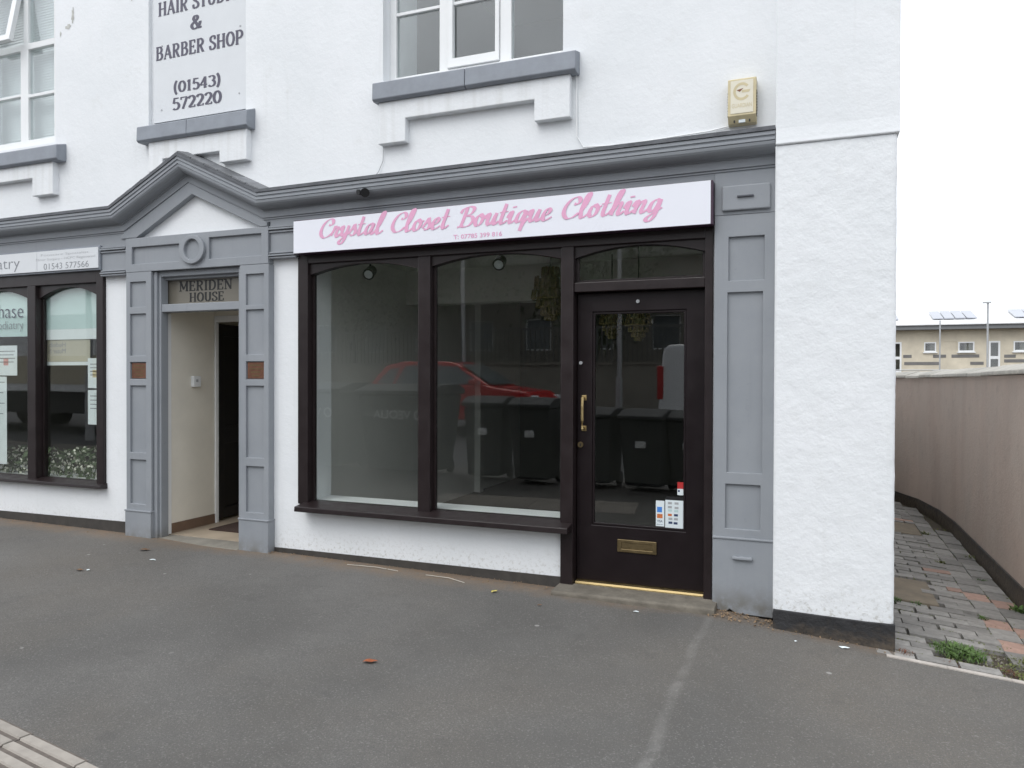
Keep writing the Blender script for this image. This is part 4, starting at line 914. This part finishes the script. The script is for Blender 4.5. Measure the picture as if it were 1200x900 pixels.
weed(.70,.95,.05,.045,90,0,'green weed at the right of the nearer cover slab edge')
weed(1.08,.86,.035,.05,60,0,'small green weed in the joint beside the pink pavers')
weed(1.36,1.22,.05,.09,90,0,'leafy weed growing against the foot of the alley wall')
weed(1.10,3.85,.05,.06,80,1,'yellow green tuft beside the farther cover slab')
weed(1.06,2.5,.04,.06,60,1,'yellow green tuft in the long joint of the alley pavers')
weed(1.34,2.9,.05,.06,70,1,'thin tuft along the black base of the alley wall')
weed(.80,.42,.05,.03,60,1,'olive tuft in the pavers behind the largest weed clump')
weed(.60,.22,.03,.03,40,1,'tiny tuft in the pavers nearest the building corner')
weed(.93,.30,.06,.035,110,1,'flat olive weed patch between the largest clump and the wall')
weed(1.32,.42,.05,.06,90,0,'green weed hugging the wall foot nearest the frame edge')
weed(1.02,-.16,.06,.03,110,2,'rust brown moss patch at the right of the pale edging')
weed(1.28,2.05,.04,.05,60,0,'green sprig under the middle of the alley wall')

mm = MB()
for i in range(2200):
    y = -.24 + 5.5*random.random()**1.8; x = random.uniform(.46, wx(y)-.03)
    if i % 2 == 0: x = random.choice((1.065, 1.225, wx(y)-.035))+random.gauss(0,.008)
    else: y = round((y+.20)/.111)*.111-.20+.055+random.gauss(0,.005)
    if i % 7 == 0: x, y = random.uniform(.72,1.40), random.uniform(-.24,.14)
    if x > wx(y)-.02: continue
    L = random.uniform(.005,.014); t = random.uniform(0,6.28); d = Vector((math.cos(t),math.sin(t),0))*L; pz = d.cross(Vector((0,0,1)))*.35; b = Vector((x,y,az(x,y)-.010))
    mm.add([b-pz, b+pz, b+d*.6+pz+Vector((0,0,L*.8)), b+d+Vector((0,0,L*.6)), b+d*.6-pz+Vector((0,0,L*.8))], [(0,1,2,4),(4,2,3)])
ms_ = tag(obj('moss', mm, MWEED[1], fix=False), 'yellow green moss growing in the joints of the alley pavers', 'moss'); ms_['kind'] = 'stuff'
gm = MB()
for i in range(420):
    x, y = random.uniform(.70,1.42), random.uniform(-.25,.14); s_ = random.uniform(.003,.011); c = Vector((x,y,az(x,y)-.024+s_*.3))
    q = [Vector((random.uniform(-1,1),random.uniform(-1,1),random.uniform(-.3,.6)))*s_ for k in range(5)]; gm.add([c+v for v in q]+[c+Vector((0,0,s_))], [(0,1,5),(1,2,5),(2,3,5),(3,4,5),(4,0,5)])
gs_ = tag(obj('gravel', gm, M('grit', (.26,.235,.20), .9, .4, 60), fix=False), 'loose grit on bare earth at the mouth of the alley', 'gravel'); gs_['kind'] = 'stuff'

# ================================================================== FAR BUILDING BEYOND THE ALLEY WALL
fb = thing('far_building', 'long buff brick building with white roof and solar panels behind the alley wall', 'building', (11,42,-.7))
MBUFF = M('buff_brick', (.60,.54,.43), .85, .14, 1.2, .4, 20, .01); MDKB = M('grey_brick_band', (.17,.165,.16), .85, .15, 4)  # brick paled: haze and overexposure are put into its colour
FW = [(5.48,6.04),(7.05,7.78),(9.5,10.2),(11.7,12.4),(-1.0,-.3),(1.2,1.9)]
holes = [(a,b,2.98,3.50) for a,b in FW]+[(6.16,6.98,3.0,3.52)]+[(3.7,4.42,1.9,3.52),(8.42,8.92,1.9,3.52)]
obj('wall', plate(-8,22,-.75,4.2,40,40.3,holes), MBUFF, fb)
for a, b in FW:
    wn = obj('window', plate(a,b,2.98,3.5,39.97,40.08,[(a+.06,b-.06,3.05,3.44)]), MWT, fb); obj('pane', MB().box(a+.055,b-.055,40.02,40.03,3.045,3.445), MGLASS, wn); obj('sill', MB().box(a-.05,b+.05,39.9,40.0,2.92,2.978), MWT, wn)
    obj('blind', MB().box(a+.3,b-.07,40.12,40.14,3.05,3.44), MINTD, wn)
obj('inner_wall', MB().box(-7.9,21.9,40.6,40.65,-.75,4.2), MINTD, fb)
obj('panel', MB().box(6.15,6.99,40.02,40.06,2.99,3.53), MBUFF, fb)
for a, b in ((3.7,4.42),(8.42,8.92)):
    dn = obj('door', plate(a,b,1.9,3.52,39.97,40.08,[(a+.08,b-.08,2.75,3.44),(a+.08,b-.08,2.0,2.6)]), MWT, fb); obj('pane', MB().box(a+.07,b-.07,40.02,40.03,1.99,3.45), MGLASS, dn)
for i, (a, b, z) in enumerate(((4.55,6.2,2.30),(4.5,4.9,2.68),(5.9,6.5,2.68),(6.75,8.0,2.68),(7.6,8.2,2.30),(9.1,9.6,2.66),(9.1,11,2.42))):
    obj('grey_brick_patch', MB().box(a,b,39.985,40.01,z,z+.16), MDKB, fb)
obj('eave', MB().box(-8.3,22.3,39.4,40.3,4.14,4.42), M('grey_fascia',(.17,.175,.18),.6), fb)
MROOF = M('white_sheet_roof', (.78,.78,.78), .4, .03)
obj('roof', MB().prism_yz([(39.3,4.42),(45,5.98),(50.7,4.42),(50.7,4.36),(39.3,4.36)], -8.4, 22.4), MROOF, fb)
MPV = M('solar_glass', (.45,.46,.50), .12, .1, metal=.9)
def rz_(y): return 4.42+(y-39.3)*1.56/5.7
for a, b in ((5.9,7.95),(9.6,12.0),(1.5,4.3)):
    n = 4; w_ = (b-a)/n
    for i in range(n):
        m = MB(); x0, x1 = a+i*w_+.02, a+(i+1)*w_-.02; ya, yb = 40.2, 42.0; m.add([(x0,ya,rz_(ya)+.06),(x1,ya,rz_(ya)+.06),(x1,yb,rz_(yb)+.08),(x0,yb,rz_(yb)+.08),(x0,ya,rz_(ya)+.11),(x1,ya,rz_(ya)+.11),(x1,yb,rz_(yb)+.13),(x0,yb,rz_(yb)+.13)],[(3,2,1,0),(4,5,6,7),(0,1,5,4),(1,2,6,5),(2,3,7,6),(3,0,4,7)])
        obj('solar_panel', m, MPV, fb)
def post(x, y, zt, r_, label, arm=0):
    t = thing('lamp_post', label, 'lamp post', (x,y,-.7)); obj('pole', MB().tube([(x,y,-.75),(x,y,zt)], r_, 8), MGALV, t)
    if arm: obj('lantern', MB().box(x-arm,x+arm*.6,y-.08,y+.08,zt,zt+.07), MGALV, t)
post(7.90,37.5,5.25,.045,'taller pale lamp post in front of the far buff building',.22)
post(5.87,37.5,4.45,.035,'shorter pale post in front of the far buff building')
hr = thing('hand_rail', 'pale horizontal hand rail running in front of the far buff building', 'railing', (8,38.5,-.7))
for z in (2.02,1.55): obj('rail', MB().tube([(-4,38.6,z),(20,38.6,z)], .03, 6), MGALV, hr)
for i in range(13): obj('post', MB().tube([(-4+i*2,38.6,-.75),(-4+i*2,38.6,2.02)], .03, 6), MGALV, hr)

# ================================================================== FOOTWAY DETAILS
# ribbed tactile slabs at the lower left
MGROOVE = M('dirty_groove_concrete', (.13,.11,.095), .95, .3, 20, .6, 60, .004)
def tact_mesh():
    m = MB(); m.box(-.198,.198,-.198,.198,-.05,0)
    for i in range(6):
        y = -.165+i*.066; m.prism_yz([(y-.024,-.001),(y-.019,.0065),(y+.019,.0065),(y+.024,-.001)], -.196,.196)
    me = m.mesh('tactile_slab'); me.materials.append(MTACT); me.materials.append(MGROOVE)
    for p in me.polygons: p.material_index = 1 if p.index < 6 else 0
    return me
tm = tact_mesh()
tb = struct('tactile_paving', MB().prism_xy([(-5.9,-2.42),(-2.26,-2.965),(-2.42,-4.1),(-6.1,-3.56)], gz(-3,-2.9)-.06, gz(-3,-2.9)-.03), MSOIL)
dirv = Vector((.753,-.117)).normalized(); nrm = Vector((dirv.y, -dirv.x)); base = Vector((-3.266,-2.804))
ang = math.atan2(dirv.y, dirv.x); joint = Vector((-2.995,-2.845))
for i in range(-3, 3):
    for j in range(2):
        c = joint + dirv*(.4*i+.2) + nrm*(.2+.4*j)
        o = bpy.data.objects.new('tactile_slab', tm); COL.objects.link(o); o.parent = tb
        o.location = (c.x, c.y, gz(c.x,c.y)+.003+random.uniform(-.001,.001)); o.rotation_euler = (0, .012, ang)
# fallen leaves and scraps
def leaf(x, y, s, mm, label, rot):
    m = MB(); z = gz(x,y)+.004; prof = [0,.35,.5,.42,.2,0]; n = len(prof); vs = []
    c_, s_ = math.cos(rot), math.sin(rot)
    for i, w_ in enumerate(prof):
        u = (i/(n-1)-.5)*s
        for sgn in (-1,0,1):
            lx, ly = u, sgn*w_*s*.5; vs.append((x+lx*c_-ly*s_, y+lx*s_+ly*c_, z+.003+(abs(sgn)*.12*w_*s)+.05*s*math.sin(i*1.1)**2))
    m.add(vs, [(i*3+k, i*3+k+1, i*3+k+4, i*3+k+3) for i in range(n-1) for k in range(2)])
    tag(obj('fallen_leaf', m, mm, fix=False), label, 'leaf', 'leaves fallen on the footway')
ML = [M('orange_leaf', (.28,.08,.03), .7, .3, 40), M('yellow_leaf', (.45,.38,.10), .7, .3, 40), M('brown_leaf', (.15,.085,.045), .8, .3, 40)]
leaf(-2.12,-1.66,.085,ML[0],'orange brown leaf lying alone in the middle of the footway',.4)
leaf(-2.00,-.30,.065,ML[1],'yellow leaf lying before the right arched shop window',1.2)
leaf(-5.05,-.42,.10,ML[2],'long brown leaf in front of the left grey pilaster',.5)
leaf(-5.0,-1.05,.07,ML[2],'small brown leaf well out from the left shop',.1)
leaf(-1.62,-.45,.04,ML[2],'dark curled leaf below the concrete shop step',.9)
def scrap(x, y, s, label):
    m = MB(); z = gz(x,y)+.005; n = 7; a0 = random.random()*6
    vs = [(x+s*random.uniform(.5,1)*math.cos(a0+2*math.pi*k/n), y+.6*s*random.uniform(.5,1)*math.sin(a0+2*math.pi*k/n), z+random.uniform(0,.006)) for k in range(n)]
    m.add(vs+[(x,y,z+.008)], [(k,(k+1)%n,n) for k in range(n)]); tag(obj('litter_scrap', m, MPAPER, fix=False), label, 'litter', 'pale scraps on the footway')
for x, y, s, lb in ((-4.75,-.62,.035,'pale scrap in front of the left grey pilaster'),(-1.02,-.33,.022,'white scrap under the shop step'),(-4.95,-1.02,.02,'white speck out from the left grey pilaster'),(.18,-.30,.035,'pinkish scrap against the black corner plinth'),(-.08,-.36,.012,'tiny white speck before the corner plinth')): scrap(x, y, s, lb)
tag(obj('straw', MB().tube([(-3.30,-.13,gz(-3.3,-.2)+.008),(-3.05,-.115,gz(-3.05,-.2)+.012),(-2.86,-.12,gz(-2.8,-.2)+.006)], .0022, 5), MPALE), 'long pale straw lying along the foot of the left arched window', 'litter')
tag(obj('straw', MB().tube([(-2.62,-.13,gz(-2.6,-.2)+.006),(-2.42,-.15,gz(-2.4,-.2)+.012),(-2.28,-.19,gz(-2.2,-.25)+.006)], .0022, 5), MPALE), 'bent pale straw lying along the foot of the right arched window', 'litter')
# dry litter gathered where pilaster meets pier, and grit along the wall foot
dm = MB()
for i in range(520):
    if i < 130: x = random.uniform(-.60,-.20); y = random.uniform(-.24,-.06)
    elif i < 190: x = random.uniform(-.2,.45); y = -.19-abs(random.gauss(0,.035))
    elif i < 380: x = random.uniform(-4.08,-1.66); y = -.015-abs(random.gauss(0,.05))
    else: x = random.uniform(-9,-5.7); y = -.015-abs(random.gauss(0,.06))
    s = random.uniform(.003,.013) if i < 130 else random.uniform(.002,.008)
    q = Vector((random.gauss(0,.6),random.gauss(0,.6),1)).normalized(); a = q.orthogonal().normalized(); t = random.uniform(0,6.28); a = (a*math.cos(t)+q.cross(a)*math.sin(t))*s; b = q.cross(a)*random.uniform(.3,.9)
    c = Vector((x,y,gz(x,y)+.004+s*.4)); dm.add([c-a,c-b,c+a,c+b,c+q*s*.5], [(0,1,4),(1,2,4),(2,3,4),(3,0,4)])
dd = tag(obj('dry_litter', dm, M('dry_leaf_grit', (.24,.165,.10), .9, .5, 90), fix=False), 'brown dry leaf crumbs and grit along the foot of the shop walls', 'leaf litter'); dd['kind'] = 'stuff'

# ================================================================== THE STREET BEHIND THE CAMERA (seen reflected in the glass)
MBIN = M('dark_grey_bin_plastic', (.05,.053,.053), .7, .1, 6); MBINL = M('bin_label', (.8,.81,.8), .5, .1)
def make_bin(name, w_, d_, h, label, veolia):
    t = thing(name, label, 'bin', group='bins along the kerb')
    b, c = w_*.42, w_*.5
    m = MB(); z0 = .08
    m.add([(-b,-d_*.38,z0),(b,-d_*.38,z0),(b,d_*.38,z0),(-b,d_*.38,z0),(-c,-d_*.5,h*.88),(c,-d_*.5,h*.88),(c,d_*.5,h*.88),(-c,d_*.5,h*.88)],[(3,2,1,0),(4,5,6,7),(0,1,5,4),(1,2,6,5),(2,3,7,6),(3,0,4,7)])
    obj('body', m, MBIN, t, local=True, bevel=.03)
    obj('lid', MB().prism_yz([(-d_*.55,h*.885),(-d_*.55,h*.93),(-d_*.2,h),(d_*.3,h),(d_*.54,h*.94),(d_*.54,h*.885)], -c*1.06, c*1.06), MBIN, t, local=True, bevel=.015)
    for sx in (-1, 1): obj('wheel', MB().disc_tube((sx*b*.95, d_*.36, .10),(1,0,0),.10,.05), MBLACK, t, local=True)
    yl = -d_*.455
    if veolia: letters('lettering', sans_text('VEOLIA', -.30,.36,.86,.99,-d_*.5-.004,.015), MBINL, t, local=True); obj('emblem', MB().lathe((0,0,0),[(.05,0),(.075,0)],20), MBINL, t, local=True, fix=False).matrix_basis = Matrix.Translation((-.42,-d_*.5-.004,.925)) @ Matrix.Rotation(R(90),4,'X')
    else: obj('address_label', MB().box(-.07,.07,yl-.024,yl-.02,h*.55,h*.63), MBINL, t, local=True)
    return t
def place(t, x, y, rz): t.matrix_basis = Matrix.Translation((x, y, gz(x,y))) @ Matrix.Rotation(rz, 4, 'Z')
for i, (x, lb) in enumerate(((-7.35,'farther large dark waste container reflected in the left arched window'),(-5.75,'nearer large dark waste container reflected in the left arched window'))): place(make_bin('waste_container', 1.26, .98, 1.38, lb, True), x, -5.1, math.pi+.03*i)
for i, (x, h, lb) in enumerate(((-4.42,1.22,'left dark wheeled bin reflected in the right arched window'),(-3.66,1.22,'right dark wheeled bin reflected in the right arched window'),(-2.80,1.10,'left of the three dark bins reflected in the door glass'),(-2.06,1.10,'middle of the three dark bins reflected in the door glass'),(-1.42,1.10,'right of the three dark bins reflected in the door glass'))):
    place(make_bin('wheeled_bin', .60, .72, h, lb, False), x, -5.1+.05*(i%2), math.pi-.1+.08*i)
# vehicles
MCARR = M('red_car_paint', (.50,.015,.02), .2, .05); MCARW = M('white_van_paint', (.75,.76,.77), .3, .03); MTYRE = M('tyre', (.015,.015,.015), .8); MVG = M('dark_car_glass', (.12,.14,.15), .05, .1)  # vehicle glass colour lifted to stand in for reflected sky
def wheels(t, xs_, hw, r_):
    for x in xs_:
        for s in (-1, 1):
            wl = obj('wheel', MB().disc_tube((x, s*(hw-.09), r_),(0,1,0),r_,.2,24), MTYRE, t, local=True); obj('rim', MB().disc_tube((x, s*(hw+.002), r_),(0,1,0),r_*.62,.03,20), MGALV, wl, local=True)
def hull(t, name, prof, hw, mm, inset=0, zin=1e9, bev=.05):
    """side outline in x,z; the body leans in by inset above zin"""
    m = MB(); n = len(prof); zt = max(p[1] for p in prof)
    f = lambda z: hw - inset*max(0, (z-zin)/(zt-zin) if zt > zin else 0)
    vs = [(x,-f(z),z) for x,z in prof]+[(x,f(z),z) for x,z in prof]
    m.add(vs, [tuple(range(n)), tuple(range(2*n-1,n-1,-1))]+[(i,i+n,(i+1)%n+n,(i+1)%n) for i in range(n)])
    return obj(name, m, mm, t, local=True, bevel=bev)
car = thing('parked_car', 'red sport utility car reflected in the right arched shop window', 'car', (-7.85,-11.4,road_z(-11.4)))
hull(car, 'body', [(-2.2,.32),(2.15,.32),(2.25,.55),(2.2,.82),(1.95,.98),(1.05,1.10),(.95,1.12),(-2.0,1.12),(-2.25,1.0),(-2.3,.6)], .92, MCARR)
hull(car, 'cabin', [(1.05,1.10),(.15,1.62),(-.1,1.68),(-1.3,1.68),(-1.75,1.60),(-2.15,1.10)], .86, MCARR, .22, 1.1)
for sy in (-1,1):
    for pts in ([(.86,1.14),(.16,1.56),(-.42,1.59),(-.42,1.14)],[(-.52,1.14),(-.52,1.59),(-1.22,1.58),(-1.40,1.14)],[(-1.48,1.16),(-1.34,1.55),(-1.62,1.52),(-1.92,1.18)]):
        m = MB(); f = lambda z: sy*(.872-.22*(z-1.1)/.58); m.add([(x,f(z),z) for x,z in pts], [tuple(range(len(pts)))]); obj('side_window', m, MVG, car, local=True, fix=False)
m = MB(); m.add([(1.0,-.76,1.15),(1.0,.76,1.15),(.2,.62,1.615),(.2,-.62,1.615)],[(0,1,2,3)]); m.v = [(x+.035,y,z+.01) for x,y,z in m.v]; obj('windscreen', m, MVG, car, local=True, fix=False)
for sy in (-1,1): obj('headlight', MB().box(1.98,2.2,sy*.78-.12,sy*.78+.12,.78,.90), MPAPER, car, local=True, bevel=.03); obj('wing_mirror', MB().box(.62,.80,sy*1.0-.1,sy*1.0+.1,1.12,1.26), MCARR, car, local=True, bevel=.04)
wheels(car, (-1.4,1.4), .92, .36)
van = thing('parked_van', 'white van whose rear end is reflected in the shop door glass', 'van', (-.48,-11.5,road_z(-11.5)))
hull(van, 'body', [(-2.5,.35),(2.5,.35),(2.55,.9),(1.7,1.15),(.9,1.9),(.6,2.0),(-2.3,2.0),(-2.42,1.9),(-2.5,.9)], .95, MCARW, .1, 1.0, .06)
for sy in (-1,1):
    obj('tail_lamp', MB().box(-2.53,-2.40,sy*.88-.07,sy*.88+.07,.85,1.55), MRED, van, local=True, bevel=.02)
    m = MB(); m.add([(x,sy*(.957-.1*(z-1)/1.0),z) for x,z in ((1.45,1.2),(.85,1.8),(.2,1.8),(.2,1.2))],[(0,1,2,3)]); obj('side_window', m, MVG, van, local=True, fix=False)
wheels(van, (-1.5,1.6), .95, .34)
trk = thing('box_lorry', 'white box lorry reflected in the clinic window', 'lorry', (-19,-9.4,road_z(-9.4)))
obj('box', MB().box(-4,4,-1.2,1.2,1.05,3.0), MCARW, trk, local=True, bevel=.03); obj('lower_panel', MB().box(-4.01,4.01,-1.21,1.21,1.25,1.95), M('beige_lorry_panel',(.52,.47,.36),.5,.05), trk, local=True)
obj('chassis', MB().box(-3.9,4.2,-.9,.9,.5,1.05), MBLACK, trk, local=True); obj('cab', MB().prism_xz([(4.1,.5),(5.9,.5),(5.9,1.5),(5.6,2.6),(4.1,2.6)],-1.1,1.1), MCARW, trk, local=True, bevel=.06)
wheels(trk, (-2.6,-1.5,4.7), 1.1, .5)
# lamp columns across the road
def column(x, y, h, label):
    t = thing('lamp_column', label, 'lamp post', (x,y,.3)); obj('pole', MB().tube([(x,y,.2),(x,y,1.6),(x,y,1.62),(x,y,h)], [.09,.09,.06,.05], 10), MGALV, t); obj('arm', MB().tube([(x,y,h),(x,y+1.2,h+.15)], .03, 8), MGALV, t); obj('lantern', MB().box(x-.12,x+.12,y+1.1,y+1.7,h+.1,h+.22), MGALV, t, bevel=.03)
column(-9.2,-14.2,8,'grey lamp column reflected in the right arched window'); column(-4.7,-14.2,8,'grey lamp column reflected in the door glass')
column(-14.5,-6.6,6,'thick grey column reflected in the clinic window')
# brick wall and long building opposite
MBRK = M('dark_red_brick', (.12,.06,.045), .9, .2, 3, .4, 30, .01); MBRK2 = M('brown_brick', (.23,.215,.185), .9, .2, 2, .3, 30, .01)
ow = thing('boundary_wall', 'low brick boundary wall across the road reflected in the shop windows', 'wall', (-8,-18,.3))
obj('brickwork', MB().box(-40,20,-18.3,-18,.2,2.0), MBRK2, ow); obj('coping', MB().box(-40,20,-18.36,-17.94,2.0,2.08), MCONC, ow)
MRAIL = M('dark_railing_paint', (.09,.095,.09), .5)
rl = thing('railing', 'dark steel railing on the low brick wall across the road reflected in the shop windows', 'railing', (-8,-18.1,2.1))
bar_me = MB().box(-.02,.02,-.02,.02,0,1.1).mesh('bar'); fixn(bar_me); bar_me.materials.append(MRAIL)
for i in range(130):
    o = bpy.data.objects.new('bar', bar_me); COL.objects.link(o); o.parent = rl; o.matrix_parent_inverse = rl.matrix_basis.inverted(); o.location = (-19+i*.16,-18.1,2.08)
obj('top_rail', MB().box(-19.1,1.9,-18.13,-18.07,3.15,3.22), MRAIL, rl)
ob_ = thing('brick_building', 'long brown brick building across the road reflected in the shop windows', 'building', (-6,-24,.3))
wins = [(-24+i*2.6,-22.9+i*2.6,2.7,4.0) for i in range(12)]
obj('wall', plate(-26,12,.2,6.2,-24.3,-24.0,wins), MBRK2, ob_)
obj('fascia', MB().box(-26.4,12.4,-24.9,-23.4,6.2,7.4), M('concrete_fascia',(.26,.26,.23),.8), ob_); obj('flat_roof', MB().box(-26,12,-40,-24.9,7.0,7.2), MROAD, ob_)
for a, b, c, d in wins:
    wn = obj('window', plate(a,b,c,d,-24.16,-24.06,[(a+.06,b-.06,c+.06,d-.06)]), MWT, ob_); obj('pane', MB().box(a+.05,b-.05,-24.12,-24.115,c+.05,d-.05), MVG, wn)
obj('back_wall', MB().box(-26,12,-40,-39.7,.2,7.0), MBRK2, ob_); obj('side_wall', MB().box(-26.2,-26,-40,-24,.2,7.0), MBRK2, ob_); obj('side_wall', MB().box(12,12.2,-40,-24,.2,7.0), MBRK2, ob_)
MBARK = M('bark', (.07,.055,.04), .9, .3, 12, .6, 40, .01); MLEAF = M('street_tree_leaf', (.045,.075,.025), .6, .4, 1.5)
def tree(x, y, h, r_, label):
    t = thing('street_tree', label, 'tree', (x,y,.3), 'trees across the road'); m = MB(); m.tube([(x,y,.2),(x+.05,y,h*.35),(x,y+.1,h*.7)], [.18,.13,.05], 8)
    ends = []
    for i in range(9):
        a = random.uniform(0,6.28); z = h*random.uniform(.3,.6); e = Vector((x+r_*.7*math.cos(a), y+r_*.7*math.sin(a), z+h*random.uniform(.12,.3))); m.tube([(x,y,z),e], [.05,.015], 5); ends.append(e)
    obj('trunk', m, MBARK, t); m = MB(); cl = [Vector((x,y,h*.72))+Vector((random.gauss(0,.5),random.gauss(0,.5),random.gauss(0,.38)))*r_ for i in range(22)]+ends
    for c in cl:
        for k in range(130):
            p = c+Vector((random.gauss(0,1),random.gauss(0,1),random.gauss(0,.8)))*r_*.20; s = random.uniform(.06,.14); q = Vector((random.gauss(0,1),random.gauss(0,1),random.gauss(0,1))).normalized(); a = q.orthogonal().normalized()*s; b = q.cross(a)*.6
            m.add([p-a,p+b,p+a,p-b],[(0,1,2,3)])
    obj('crown', m, MLEAF, t, fix=False)
tree(-13.5,-19.8,8.5,3.2,'left leafy tree reflected in the left arched window'); tree(-17.5,-21,8,3.0,'farther left leafy tree behind the low brick wall across the road'); tree(-7.2,-20.5,6.5,2.2,'small leafy tree reflected in the right arched window')
